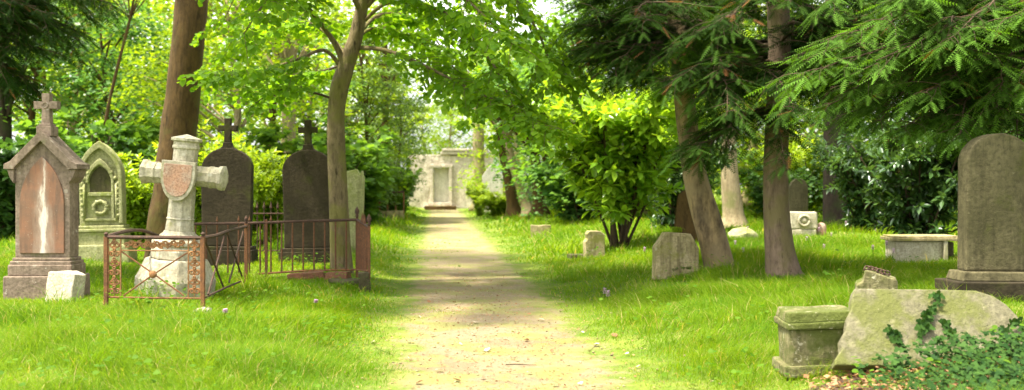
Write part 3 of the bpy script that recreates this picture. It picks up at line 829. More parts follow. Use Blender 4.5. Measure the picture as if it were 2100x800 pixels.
def oct_headstone():
    Y = 14.5; X = XP(1384, Y)
    t = thing('headstone', 'low stained headstone with cut-off corners and a grass tuft on top, beside the leaning trunk', 'headstone', (X, Y, gz(X, Y) - .05), R(6), tilt=(R(-2), R(1.0)))
    o_ = [(-.31, 0), (.31, 0), (.32, .44), (.19, .66), (-.16, .68), (-.31, .46)]
    MB().prism(o_, -.11, .11).build('slab', M['oct_stone'], t, .018, rough=(2, .008, 5))
    MB().band(o_[2:], [(.27, .44), (.165, .61), (-.145, .63), (-.265, .45)], -.125, -.108, closed=False).build('edge_moulding', M['oct_stone'], t, .006)
    ch = MB().tube([(-.07 + i * .024, -.100, .15 + .004 * i + random.uniform(-.014, .014)) for i in range(14)], [random.uniform(.010, .030) for _ in range(14)], 6)
    ch.build('crumbled_patch', M['moss_block'], t, 0, False)
    p = X + .02, Y, gz(X, Y) + .62
    V = []; n = 90
    tft = Leaves()
    for i in range(n):
        a = random.uniform(0, 6.28); r = random.uniform(.02, .10)
        base = Vector((p[0] + random.gauss(0, .03), Y + random.gauss(0, .03), p[2]))
        pts = spline([base, base + Vector((math.cos(a) * r * .5, math.sin(a) * r * .5, random.uniform(.05, .09))), base + Vector((math.cos(a) * r * 1.1, math.sin(a) * r * 1.1, random.uniform(.0, .07)))], 3)
        for q0, q1 in zip(pts[:-1], pts[1:]):
            tft.add(q0, q1 - q0, (math.cos(a), math.sin(a), 1), max((q1 - q0).length, .02), random.uniform(.5, .94))
    T = (np.array([(-.1, 0, 0), (.1, 0, 0), (.1, 1, 0), (-.1, 1, 0)]), [(0, 1, 2, 3)])
    o = link_mesh('grass_tuft', tft.mesh('grass_tuft', T), M['grass']); tag(o, 'yellow-green grass tuft growing on top of the cut-cornered headstone', 'grass tuft')
oct_headstone()

def small_stones():
    def simple(name, outline, y, px, mat, lab, cat, rz=0, th=.1, tilt=(0, 0), sink=.04, rough=(2, .01, 5), bev=.015):
        X = XP(px, y)
        o = MB().prism(outline, -th, th).build(name, mat, None, bev, rough=rough)
        o.location = (X, y, gz(X, y) - sink); o.rotation_euler = (tilt[0], tilt[1], rz); tag(o, lab, cat)
        return o
    simple('headstone', [(-.17, 0), (.19, 0), (.19, .50), (.10, .56), (-.11, .56), (-.15, .50), (-.13, .42), (-.17, .36)], 19.0, 1217, M['oct_stone'], 'small stone with notched side, half hidden by the bright laurel', 'headstone', R(10), .12)
    simple('grave_slab', [(-.16, 0), (.14, 0), (.14, .15), (-.16, .15)], 19.3, 1184, M['grey_stone'], 'low grey slab in grass just left of the notched stone', 'grave slab', R(8), .2)
    simple('stone_block', [(-.27, 0), (.27, 0), (.27, .34), (.1, .345), (-.05, .33), (-.27, .35)], 27.5, 1109, M['oct_stone'], 'small weathered stone block at the right edge of the path, before the leaning trunks', 'stone block', R(-4), .12)
    simple('headstone', arch(.62, .9, 1.15, 8), 20.0, 1412, M['bark_brown'], 'plain brown headstone in shade behind the cut-cornered stone', 'headstone', R(0), .07, (R(3), R(5)))
    simple('headstone', arch(.46, 1.1, 1.36, 8), 25.5, 1637, M['grey_stone'], 'grey round-topped headstone behind the carved wreath block', 'headstone', 0, .08)
    simple('headstone', [(-.5, 0), (.5, 0), (.5, 1.9), (0, 2.55), (-.5, 1.9)], 50.0, 1010, M['white_stone'], 'white gabled headstone among bushes right of the ruined wall', 'headstone', 0, .12)
    simple('headstone', arch(.9, .9, 1.3, 8), 45.0, 1087, M['white_stone'], 'pale stone glimpsed behind the leaning trunks right of path', 'headstone', R(10), .1)
    # marker with rounded top
    X = XP(1684, 23); o = MB().lathe([(.11, 0), (.115, .2), (.10, .27), (.06, .31), (.01, .325)], 12).build('marker_stone', M['pink_shield'], None, 0, True, rough=(1, .008, 6))
    o.location = (X, 23, gz(X, 23) - .03); tag(o, 'small round-headed pinkish marker stone right of the wreath block', 'marker stone')
    X = XP(1522, 22.5); b = MB()
    b.lathe([(.30, 0), (.36, .08), (.34, .2), (.22, .29), (.04, .32)], 12)
    o = b.build('boulder', M['green_stone'], None, 0, True, rough=(2, .06, 3)); o.scale = (1.0, .8, .9)
    o.location = (X, 22.5, gz(X, 22.5) - .05); tag(o, 'mossy boulder at the foot of the pale trunk', 'boulder')
small_stones()

def wreath_block():
    Y = 23.0; X = XP(1646, Y); m = M['pale_stone']
    t = thing('carved_block', 'pale square stone block carved with a round wreath, seen right of the trunk', 'carved block', (X, Y, gz(X, Y) - .05), R(-4))
    MB().box((0, 0, .11), (.54, .34, .24)).build('base', m, t, .02, rough=(2, .01, 5))
    MB().box((0, 0, .43), (.58, .34, .38)).build('block', m, t, .03, rough=(2, .012, 4))
    MB().tube([(.115 * math.cos(a), -.18, .43 + .115 * math.sin(a)) for a in lin(0, 6.283, 21)], .03, 7).build('wreath', m, t, 0, True, rough=(1, .006, 15))
    MB().lathe([(.07, 0), (.05, .03), (.001, .035)], 10, 0, Matrix.Translation((0, -.165, .43)) @ Matrix.Rotation(math.pi / 2, 4, 'X')).build('boss', m, t, 0, True)
wreath_block()

def chest_tomb():
    Y = 15.6; X = XP(1888, Y); m = M['pale_stone']
    t = thing('chest_tomb', 'low pale chest tomb with a flat overhanging slab, left of the tall grey headstone', 'tomb', (X, Y, gz(X, Y) - .05), R(-3), tilt=(0, R(-.5)))
    MB().box((-.09, 0, .18), (.72, .5, .36)).build('chest', M['cream_block'], t, .012, rough=(1, .006, 5))
    MB().box((.37, .12, .17), (.2, .4, .34)).build('end_panel', M['grey_stone'], t, .012)
    MB().box((.0, 0, .395), (1.02, .64, .05)).box((0, 0, .433), (.96, .58, .022)).build('slab', M['oct_stone'], t, .01, rough=(2, .006, 5))
    MB().box((.27, -.285, .2), (.06, .05, .38)).build('corner_post', m, t, .008)
chest_tomb()

def tall_right():
    Y = 10.0; X = XP(2041, Y); m = M['grey_stone']
    t = thing('headstone', 'tall grey round-topped headstone on a stepped plinth, at the far right', 'headstone', (X, Y, gz(X, Y) - .05), R(1), tilt=(0, R(.4)))
    z0 = -gz(X, Y) + .05
    MB().box((0, 0, .09), (.98, .52, .26)).build('base', M['dark_stone'], t, .015, rough=(1, .006, 5))
    MB().box((0, 0, .265), (.82, .38, .09), taper=.93).build('plinth', M['grey_stone'], t, .012)
    a = arch(.66, 1.36, 1.65, 14, .312)
    MB().prism(a, -.095, .115).build('slab', m, t, .02, rough=(1, .004, 4))
tall_right()

def front_right():
    # moulded block
    x0, x1, yf = 2.03, 3.0, 7.35; g = gz(2.4, 7.5)
    t = thing('pedestal', 'moss-stained broken pedestal block with a moulded top, left of the fallen slab', 'pedestal', (2.28, 7.6, .14), R(-2), tilt=(0, R(-2)))
    MB().box((0, 0, .15), (.50, .40, .34)).build('block', M['moss_block'], t, .014, rough=(3, .010, 6))
    MB().box((-.02, -.01, .02), (.56, .45, .08)).build('foot', M['moss_block'], t, .014, rough=(2, .010, 6))
    MB().box((-.005, -.005, .345), (.545, .44, .05)).box((-.01, .0, .405), (.51, .42, .075), taper=.95).build('moulded_top', M['moss_block'], t, .012, rough=(3, .012, 5))
    # fallen slab
    left = [(.25, .60), (.215, .52), (.20, .44), (.15, .36), (.135, .28), (.08, .20), (.07, .12), (.01, .04)]
    out = [(0, 0), (1.18, 0), (1.30, .03), (1.39, .10), (1.44, .20), (1.455, .30), (1.43, .40), (1.37, .49), (1.29, .555), (1.17, .598), (.9, .603), (.5, .60)] + left
    o = MB().prism(out, -.05, .05).build('fallen_headstone', M['slab_stone'], None, .012, segs=3)
    o.scale = (.97, 1, 1); o.location = (2.25, 7.18, .22); o.rotation_euler = (R(-32), R(1.0), R(1))
    tag(o, 'large mossy headstone fallen on its side, leaning back above the ivy', 'fallen headstone')
    # broken stump with wire
    X = XP(1792, 8.9); b = MB()
    b.prism([(-.19, 0), (.21, 0), (.20, .32), (.165, .40), (.16, .465), (-.03, .52), (-.10, .53), (-.11, .44), (-.17, .40)], -.13, .15)
    o = b.build('broken_pedestal', M['moss_block'], None, .014, rough=(2, .009, 6))
    o.location = (X, 8.9, .235); o.rotation_euler = (R(2), R(3), R(-18)); tag(o, 'small broken pedestal with sloping top behind the fallen slab', 'pedestal')
    w = MB()
    for i in range(6):
        c = Vector((-.08 + i * .034, random.uniform(-.02, .02), .02)); r = random.uniform(.018, .03)
        w.tube([(c.x + r * math.cos(a), c.y + .4 * r * math.sin(a) + .01 * math.cos(3 * a), c.z + r * math.sin(a)) for a in lin(0, 6.283, 13)], .006, 5)
    w.tube([(-.11, 0, .012), (-.03, .01, .03), (.05, -.01, .012), (.12, 0, .02)], .007, 5)
    o = w.build('wire_wreath', M['dark_rust'], None); o.location = (X + .01, 8.87, .235 + .50); o.rotation_euler = (0, R(12), R(-10))
    tag(o, 'dark twisted wire wreath remains lying on the small broken pedestal', 'wire wreath')
front_right()

# ------------------------------------------------------------------ ivy and litter by the slab
def ivy():
    L = Leaves(); D = Leaves()
    for _ in range(3600):
        x = random.gauss(IVY_C[0] + .2, .55); y = random.uniform(5.7, 7.15)
        if x < 2.25 + .35 * random.random() or x > 4.7: continue
        edge = 2.3 + (y - 6.0) * -.1
        h = .02 + .13 * random.random() * min(1, max(0, (x - 2.2) * 1.6)) + .10 * max(0, (y - 6.5))
        a = random.uniform(-2.6, -.5)
        L.add((x, y, gz(x, y) + h), (math.cos(a), math.sin(a), random.uniform(-.6, .1)), (random.gauss(0, .45), -.5 + random.gauss(0, .35), 1), random.uniform(.026, .056), min(.94, max(0, random.gauss(.35, .28))))
    o = link_mesh('ivy_bed', L.mesh('ivy_bed', T_IVY), M['lf_ivy']); tag(o, kind='stuff')
    for _ in range(3400):
        x = random.gauss(IVY_C[0] + .1, .75); y = random.uniform(5.7, 7.6)
        if x < 2.05 or x > 4.9: continue
        a = random.uniform(0, 6.28)
        D.add((x, y, gz(x, y) + random.uniform(.005, .045)), (math.cos(a), math.sin(a), random.gauss(0, .25)), (random.gauss(0, .4), random.gauss(0, .4), 1), random.uniform(.025, .06), random.random())
    o = link_mesh('leaf_litter', D.mesh('leaf_litter', T_SIMPLE), M['dead_leaf']); tag(o, kind='stuff')
    # soil pad under it
    me = bpy.data.meshes.new('bare_soil'); V = [(IVY_C[0] + .3, IVY_C[1], gz(*IVY_C) + .02)]; n = 28
    for i in range(n):
        a = 2 * math.pi * i / n; r = 1 + .12 * math.sin(5 * a) + .08 * math.sin(9 * a)
        x, y = IVY_C[0] + .3 + 1.25 * r * math.cos(a), IVY_C[1] + .8 * r * math.sin(a); V.append((x, y, gz(x, y) + .008))
    me.from_pydata(V, [], [(0, 1 + i, 1 + (i + 1) % n) for i in range(n)])
    tag(link_mesh('bare_soil', me, M['earth']), kind='structure')
    # the shoot that climbs the slab
    t = thing('ivy_vine', 'ivy shoot climbing up the face of the fallen slab', 'ivy', (3.1, 7.1, .3))
    def on(px, py):
        # point on the slab's face: slab leans back 32 degrees
        for Yv in np.arange(6.9, 7.9, .004):
            p = W(px, py, Yv)
            if p.z <= .22 + (Yv - 7.18) / math.tan(R(32)) + .06 and p.z > .1 and (Yv - 7.10) > (p.z - .22) * math.tan(R(32)) - .06:
                return p
        return W(px, py, 7.3)
    L = Leaves(); st = MB()
    for ch in ([(1885, 690), (1893, 660), (1905, 640), (1915, 620), (1912, 603)], [(1890, 680), (1900, 670), (1890, 655), (1897, 640)], [(1838, 700), (1832, 685), (1826, 678)], [(1945, 690), (1940, 670), (1930, 660)], [(2050, 690), (2070, 670), (2085, 660)]):
        pts = [on(*c) + Vector((0, -.02, .01)) - Vector((3.1, 7.1, .3)) for c in ch]
        pts = spline(pts, 5); st.tube(pts, .004, 5)
        for p in pts:
            for _ in range(2):
                a = random.uniform(0, 6.28)
                L.add(p + Vector((random.gauss(0, .018), -.012, random.gauss(0, .012))), (math.cos(a), -.3, math.sin(a) - .5), (random.gauss(0, .25), -1, .6), random.uniform(.03, .055), random.uniform(.1, .8))
    st.build('stem', M['twig'], t)
    link_mesh('leaves', L.mesh('leaves', T_IVY), M['lf_ivy'], t)
ivy()

# ------------------------------------------------------------------ ruined wall at the end of the path
def ruin():
    Y = 66.0; X0 = XP(838, Y); X1 = XP(1012, Y); xc = (X0 + X1) / 2; w = X1 - X0
    t = thing('ruined_chapel_wall', 'pale ruined stone wall with a white door niche at the end of the path', 'ruin', (xc, Y, 0))
    dx = XP(906, Y) - xc
    b = MB(); th = .4
    b.box(((-w / 2 + dx - .62) / 2, 0, 1.72), (w / 2 + dx - .62, .8, 3.46))
    b.box(((w / 2 + dx + .62) / 2, 0, 1.72), (w / 2 - dx - .62, .8, 3.46))
    b.box((dx, 0, 3.10), (1.24, .8, .70))
    b.build('wall', M['ruin_stone'], t, .03, rough=(5, .05, 2.2))
    MB().box((.9, -.05, 3.56), (w - 2.4, 1.0, .2)).box((.9, -.05, 3.76), (w - 2.6, 1.1, .16)).build('cornice', M['ruin_stone'], t, .03)
    fr = MB()
    for s in (-1, 1): fr.box((dx + s * .60, -.42, 1.5), (.2, .26, 2.3))
    fr.box((dx, -.42, 2.73), (1.5, .3, .2)).box((dx, -.42, .3), (1.4, .34, .2))
    fr.build('door_surround', M['ruin_stone'], t, .03)
    MB().box((dx, -.12, 1.5), (1.0, .1, 2.2)).build('door', M['white_stone'], t, .02)
    MB().box((dx, -.7, .06), (2.2, .6, .22)).build('step', M['ruin_stone'], t, .03, rough=(2, .03, 3))
    for px in (846, 874):
        pass
    for i, (px, w_, h_) in enumerate(((868, .5, .7), (945, .6, .5))):
        pass
    o = MB().box((0, 0, .12), (1.9, .4, .25)).build('fallen_kerb', M['bark_brown'], None, .02, rough=(3, .04, 3)); o.location = (XP(903, 62), 62, gz(XP(903, 62), 62)); o.rotation_euler = (0, 0, R(4))
    tag(o, 'long brown fallen kerb lying across the path end', 'kerb')
ruin()

def far_railing():
    Y = 40.0; xa, xb = XP(762, Y), XP(828, Y); z = gz((xa + xb) / 2, Y)
    t = thing('plot_railing', 'small rusty railing on a low kerb at the left edge of the far path', 'railing', ((xa + xb) / 2, Y, z)); w = xb - xa
    MB().box((0, 0, .14), (w, .25, .32)).build('kerb', M['oct_stone'], t, .03, rough=(3, .04, 3))
    for i in range(5):
        x = -w / 2 + w * i / 4
        h = 1.05 if i == 4 else random.uniform(.5, .7)
        MB().tube([(x, 0, .2), (x, 0, h)], .03, 6).build('post', M['rust'], t)
    MB().tube([(w / 2 - .55, 0, 1.02), (w / 2, 0, 1.05)], .04, 6).build('top_rail', M['dark_rust'], t)
far_railing()

# ------------------------------------------------------------------ trees
def lime_tree():
    base = W(703, 590, 15.6)
    X0, Y0 = base.x, 15.6; z0 = gz(X0, Y0)
    t = thing('lime_tree', 'curved lime tree growing inside the barred railing, branches arching over the path', 'tree', (X0, Y0, z0))
    o0 = Vector((X0, Y0, z0))
    def Q(px, py, Y): return W(px, py, Y) - o0
    tr = [(704, 595, 15.6, .27), (702, 560, 15.6, .185), (699, 500, 15.6, .16), (695, 400, 15.6, .147), (690, 300, 15.6, .138), (689, 230, 15.6, .13), (694, 190, 15.6, .137), (707, 145, 15.6, .135), (720, 105, 15.6, .118), (734, 55, 15.6, .105), (744, 0, 15.6, .098), (750, -90, 15.6, .085), (742, -220, 15.6, .065), (765, -340, 15.6, .03)]
    pts = spline([Q(*p[:3]) for p in tr], 5); rad = trunk_radii([p[3] for p in tr], 5)
    b = MB().tube(pts, rad, 16, .12, flare=.25)
    b.build('trunk', M['bark_lime'], t, 0, True)
    limbs = [
        ([(706, 140, 15.6), (690, 95, 15.5), (655, 45, 15.3), (622, 0, 15.0), (590, -60, 14.7), (565, -140, 14.5)], .055),
        ([(700, 140, 15.6), (680, 113, 15.5), (658, 103, 15.4), (620, 118, 15.2), (560, 138, 14.9), (490, 152, 14.5), (440, 156, 14.1)], .036),
        ([(683, 203, 15.6), (650, 192, 15.4), (600, 180, 15.2), (560, 190, 15.0), (525, 210, 14.9)], .02),
        ([(738, 98, 15.6), (790, 103, 15.4), (860, 130, 15.0), (930, 165, 14.6), (990, 195, 14.2), (1060, 225, 13.9), (1120, 265, 13.6)], .036),
        ([(745, 45, 15.6), (800, 5, 15.3), (900, 20, 14.9), (960, 70, 14.6), (1010, 130, 14.3), (1040, 190, 14.0), (1060, 240, 13.8)], .032),
        ([(746, 20, 15.6), (830, -60, 15.5), (950, -70, 15.4), (1050, -10, 15.1), (1110, 80, 14.7), (1135, 170, 14.4)], .045),
        ([(742, 30, 15.6), (700, -40, 15.2), (600, -100, 14.6), (520, -110, 14.1), (470, -70, 13.7)], .045),
        ([(735, 70, 15.6), (780, 30, 16.6), (850, 40, 17.6), (900, 90, 18.3), (935, 150, 18.9)], .035),
        ([(715, 120, 15.6), (660, 60, 16.5), (600, 40, 17.4), (540, 60, 18.3), (480, 110, 19.0)], .035),
        ([(742, 10, 15.6), (680, -60, 15.2), (600, -50, 14.4), (540, 10, 13.9), (500, 70, 13.6)], .035),
        ([(745, -20, 15.6), (830, -70, 14.8), (900, -50, 14.0), (980, 20, 13.4), (1050, 90, 13.0)], .035),
        ([(748, -60, 15.6), (850, -120, 16.5), (930, -80, 17.0), (980, -10, 17.5), (1000, 60, 17.8)], .04),
        ([(747, -80, 15.6), (650, -150, 16.6), (560, -120, 17.6), (500, -40, 18.3), (460, 40, 18.8)], .04),
        ([(748, -40, 15.6), (760, -80, 17.0), (790, -60, 18.5), (820, 0, 19.5), (840, 70, 20.0)], .035),
        ([(725, 90, 15.6), (760, 60, 16.2), (820, 70, 16.6), (900, 110, 16.8), (960, 170, 16.8)], .03),
        ([(712, 130, 15.6), (650, 150, 16.4), (590, 170, 17.0), (540, 210, 17.5)], .022),
    ]
    for x, y, z in ((-5.8, 11.6, 6.3), (-4.4, 10.6, 6.4), (-2.6, 10.2, 6.3), (-.6, 10.8, 6.2), (.9, 11.8, 6.0), (-5.4, 13.2, 6.8), (1.4, 13.4, 6.3), (-1.6, 12.0, 7.0), (-3.4, 12.2, 7.2), (.2, 13.0, 7.2), (-2.2, 13.4, 7.6)):  # unseen limbs above the frame, added to shade path and right bank
        limbs.append(([(744, -200, 15.6), P3(-2.3 + (x + 2.3) * .35, 15.6 + (y - 15.6) * .35, 6.3), P3(-2.3 + (x + 2.3) * .7, 15.6 + (y - 15.6) * .7, z + .3), P3(x, y, z)], .04))
    L = Leaves()
    for li, (ch, r0) in enumerate(limbs):
        pts = spline([Q(*c) for c in ch], 5)
        lm = MB().tube(pts, lin(r0, .008, len(pts)), 7, .1)
        rs = resample(pts, .15); n = len(rs)
        for i in range(max(2, int(n * (.22 if Y0 - ch[-1][2] < .4 or ch[-1][0] > 700 else .30))), n):
            p = rs[i]; d = (rs[i] - rs[i - 1]).normalized()
            side = d.cross(Vector((0, 0, 1)))
            if side.length < .1: side = Vector((1, 0, 0))
            side.normalize()
            for s in ((1, -1) if random.random() < .75 else (random.choice((1, -1)),)):
                ln = random.uniform(.45, 1.15) * (1 - .35 * i / n)
                dd = (d * random.uniform(.3, .9) + side * s * random.uniform(.6, 1.0) + Vector((0, 0, random.uniform(-.35, .25)))).normalized()
                e1 = p + dd * ln * .5 + Vector((0, 0, .03)); e2 = p + dd * ln + Vector((0, 0, -.16 * ln))
                tw = spline([p, e1, e2], 4)
                lm.tube(tw, lin(.006, .002, len(tw)), 3)
                nt_ = max(3, int(ln / .085))
                for k in range(nt_):
                    u = (k + .6) / nt_; q = tw[min(len(tw) - 1, int(u * (len(tw) - 1)))]
                    s2 = 1 if k % 2 else -1
                    sd = dd.cross(Vector((0, 0, 1))).normalized()
                    l2 = random.uniform(.14, .30) * (1.15 - .5 * u)
                    d2 = (dd * .7 + sd * s2 * .8 + Vector((0, 0, random.uniform(-.4, .1)))).normalized()
                    m = random.choice((4, 5, 6))
                    for j in range(m):
                        if -.42 < q.x - .10 * q.z + .12 < .42 and q.y < .1 and q.z < 4.8: continue   # twigs keep off the bole
                        v = q + d2 * l2 * (j + .7) / m + Vector((0, 0, -.05 * (j / m) ** 2))
                        if random.random() < (.5 if v.y > 1.0 else .14): continue   # back of the crown thinned most, so less shade falls on the path
                        wy = v.y + o0.y; wpx = 1050 + (v.x + o0.x) / wy * FPX; wpy = HZ - (v.z + o0.z - CAMH) / wy * FPX
                        if wpy > 215 and wy < 17.6 and (425 < wpx < 505 or 585 < wpx < 690): continue
                        s3 = 1 if j % 2 else -1
                        ld = d2 * .5 + sd * s3 * .45 + dd * .3 * s3 + Vector((0, 0, random.uniform(-.55, -.05)))
                        L.add(v, ld, (random.gauss(0, .28), random.gauss(0, .28), 1), random.uniform(.075, .115), min(.94, max(0, random.gauss(.45, .25))))
        lm.build('limb', M['twig'] if r0 < .03 else M['bark_lime'], t, 0, True, recalc=False)
    link_mesh('crown', L.mesh('crown', T_BROAD), M['lf_lime'], t)
    print('lime leaves', len(L.P))
lime_tree()

# ---- yews
def yew_foliage(L, limb, lm, o0, dens=1.0, hang=.3, newg_lit=.35, reach=1.0):
    rs = resample(limb, .095 / dens); n = len(rs)
    for i in range(max(1, int(n * .12)), n):
        p = rs[i]; d = (rs[i] - rs[i - 1])
        if d.length < 1e-5: continue
        d.normalize()
        side = d.cross(Vector((0, 0, 1)))
        if side.length < .1: side = Vector((1, 0, 0))
        side.normalize()
        u0 = i / n
        for s in (1, -1):
            if random.random() < .18: continue
            ln = random.uniform(.18, .8) * (1.05 - .55 * u0) * reach
            dd = (d * random.uniform(.3, 1.2) + side * s * random.uniform(.3, 1.1) + Vector((0, 0, random.uniform(-hang * 1.4, .3)))).normalized()
            e1 = p + dd * ln * .5 + rv(.02); e2 = p + dd * ln + Vector((0, 0, -.25 * ln * (hang + .3)))
            tw = spline([p, e1, e2], 3); lm.tube(tw, lin(.006, .002, len(tw)), 3)
            sd = dd.cross(Vector((0, 0, 1))); sd.normalize()
            m = max(3, int(ln / .045))
            for k in range(m + 1):
                u = (k + .4) / m; q = tw[min(len(tw) - 1, int(u * (len(tw) - 1) + .5))] if False else p.lerp(e1, min(1, u * 2)) if u < .5 else e1.lerp(e2, min(1, (u - .5) * 2))
                s2 = 1 if k % 2 else -1
                if k == m: d2 = dd + Vector((0, 0, -.3))
                else: d2 = dd * .75 + sd * s2 * .75 + Vector((0, 0, random.uniform(-.55, .0)))
                tone = random.gauss(.03 + 1.9 * newg_lit * max(0, u * .5 + u0 * .55 - .38), .09)  # paler new growth; lit tips and shaded interior are also put into tone
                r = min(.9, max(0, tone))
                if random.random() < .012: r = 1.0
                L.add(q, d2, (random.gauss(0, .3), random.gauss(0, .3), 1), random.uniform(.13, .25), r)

def yew_tree(label, name, trunk, bark_m, limbs, newg_lit=.3, dens=1.0, cat='tree', flare=.2, hang=.35):
    """trunk: [(px,py,Y,r)], limbs: [(start (px,py,Y), tip (px,py,Y), arch)]"""
    b = W(*trunk[0][:3]); o0 = Vector((b.x, b.y, gz(b.x, b.y)))
    t = thing(name, label, cat, o0)
    pts = spline([W(*p[:3]) - o0 for p in trunk], 5); rad = trunk_radii([p[3] for p in trunk], 5)
    MB().tube(pts, rad, 18, .10, flare=flare).build('trunk', bark_m, t, 0, True)
    L = Leaves()
    for st, tip, ar in limbs:
        a = W(*st) - o0; c = W(*tip) - o0
        q1 = a.lerp(c, .28) + Vector((random.gauss(0, .16), random.gauss(0, .16), ar * .7 + random.gauss(0, .08))); mid = a.lerp(c, .55) + Vector((random.gauss(0, .2), random.gauss(0, .2), ar + random.gauss(0, .1))); q3 = a.lerp(c, .8) + Vector((random.gauss(0, .12), random.gauss(0, .12), ar * .6 + random.gauss(0, .06)))
        sp = spline([a, q1, mid, q3, c], 5)
        lm = MB().tube([p + rv(.012) for p in sp], lin(.028, .005, len(sp)), 6, .1)
        yew_foliage(L, sp, lm, o0, dens * .8, hang, newg_lit)
        dl = (c - a).normalized(); sdl = dl.cross(Vector((0, 0, 1))).normalized()
        for k in range(3):
            p = sp[int((.3 + .2 * k) * (len(sp) - 1))]; sg = random.choice((-1, 1)); l2 = random.uniform(.5, 1.1)
            e = p + (dl * random.uniform(.3, .9) + sdl * sg * random.uniform(.4, 1.0)).normalized() * l2 + Vector((0, 0, random.uniform(-.45, .1) * l2))
            s2 = spline([p, p.lerp(e, .5) + Vector((0, 0, .1 * l2)) + rv(.04), e], 4)
            lm.tube(s2, lin(.012, .004, len(s2)), 4)
            yew_foliage(L, s2, lm, o0, dens * .8, hang, newg_lit, .7)
        lm.build('limb', M['twig'], t, 0, True, recalc=False)
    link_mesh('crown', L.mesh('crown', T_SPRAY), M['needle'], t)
    print(name, 'sprays', len(L.P))

random.seed(21)
yew_tree('leaning yew with buff and dark streaked trunk, beside the cut-cornered headstone', 'yew_tree',
    [(1480, 566, 14.8, .33), (1474, 540, 14.8, .22), (1462, 490, 14.8, .205), (1445, 430, 14.8, .195), (1428, 370, 14.8, .175), (1414, 290, 14.8, .15), (1404, 200, 14.8, .15), (1398, 100, 14.8, .16), (1390, 20, 14.8, .165), (1375, -100, 14.8, .13), (1365, -250, 14.8, .08)], M['bark_two'],
    [((1400, 90, 14.8), (1195, 50, 14.0), .1), ((1398, 40, 14.8), (1185, 100, 14.6), .3), ((1402, 150, 14.8), (1225, 120, 14.2), .2), ((1404, 190, 14.8), (1275, 150, 14.0), .15), ((1398, 60, 14.8), (1270, 120, 13.2), .2),
     ((1400, 100, 14.8), (1330, 130, 13.2), .2), ((1395, 20, 14.8), (1230, -10, 15.5), .2), ((1400, 60, 14.8), (1250, 90, 16.5), .3), ((1400, 120, 14.8), (1300, 110, 16.5), .2),
     ((1400, 60, 14.8), (1500, 120, 13.4), .2), ((1404, 140, 14.8), (1510, 150, 14.2), .2), ((1398, 40, 14.8), (1530, 90, 15.0), .3), ((1395, 0, 14.8), (1330, 40, 12.8), .3), ((1390, -40, 14.8), (1240, -30, 13.6), .2), ((1400, 60, 14.8), (1480, 130, 16.8), .3), ((1398, 30, 14.8), (1310, 90, 17.0), .3), ((1400, 90, 14.8), (1240, 110, 16.0), .25), ((1396, 0, 14.8), (1200, 10, 14.6), .2)],
    newg_lit=.2, dens=1.45)
yew_tree('straight yew with smooth pinkish trunk flaring at its foot, nearest of the right-hand trunks', 'yew_tree',
    [(1612, 592, 12.9, .36), (1607, 560, 12.9, .225), (1600, 515, 12.9, .185), (1594, 450, 12.9, .165), (1592, 380, 12.9, .158), (1593, 290, 12.9, .155), (1596, 200, 12.9, .15), (1599, 100, 12.9, .145), (1596, 0, 12.9, .14), (1590, -140, 12.9, .11), (1580, -300, 12.9, .07)], M['bark_yew'],
    [((1594, 215, 12.9), (1430, 300, 12.2), .18), ((1594, 130, 12.9), (1470, 190, 12.6), .2), ((1595, 160, 12.9), (1440, 190, 12.0), .25), ((1597, 120, 12.9), (1480, 140, 11.8), .2), ((1594, 200, 12.9), (1490, 290, 12.9), .12),
     ((1597, 90, 12.9), (1700, 130, 12.0), .25), ((1596, 150, 12.9), (1735, 200, 12.6), .25), ((1597, 130, 12.9), (1720, 190, 13.4), .15), ((1597, 60, 12.9), (1760, 120, 12.8), .25),
     ((1597, 40, 12.9), (1480, 70, 12.0), .2), ((1598, 10, 12.9), (1520, 30, 13.8), .2), ((1597, -20, 12.9), (1680, 30, 12.0), .3), ((1596, 60, 12.9), (1660, 120, 14.2), .2), ((1596, 100, 12.9), (1650, 160, 14.4), .2), ((1597, 80, 12.9), (1690, 150, 15.2), .3), ((1597, 130, 12.9), (1730, 210, 15.0), .25), ((1597, 110, 12.9), (1520, 170, 15.0), .3), ((1597, 120, 12.9), (1500, 180, 14.6), .2), ((1597, 20, 12.9), (1720, 60, 13.6), .3)],
    newg_lit=.2, dens=1.45)
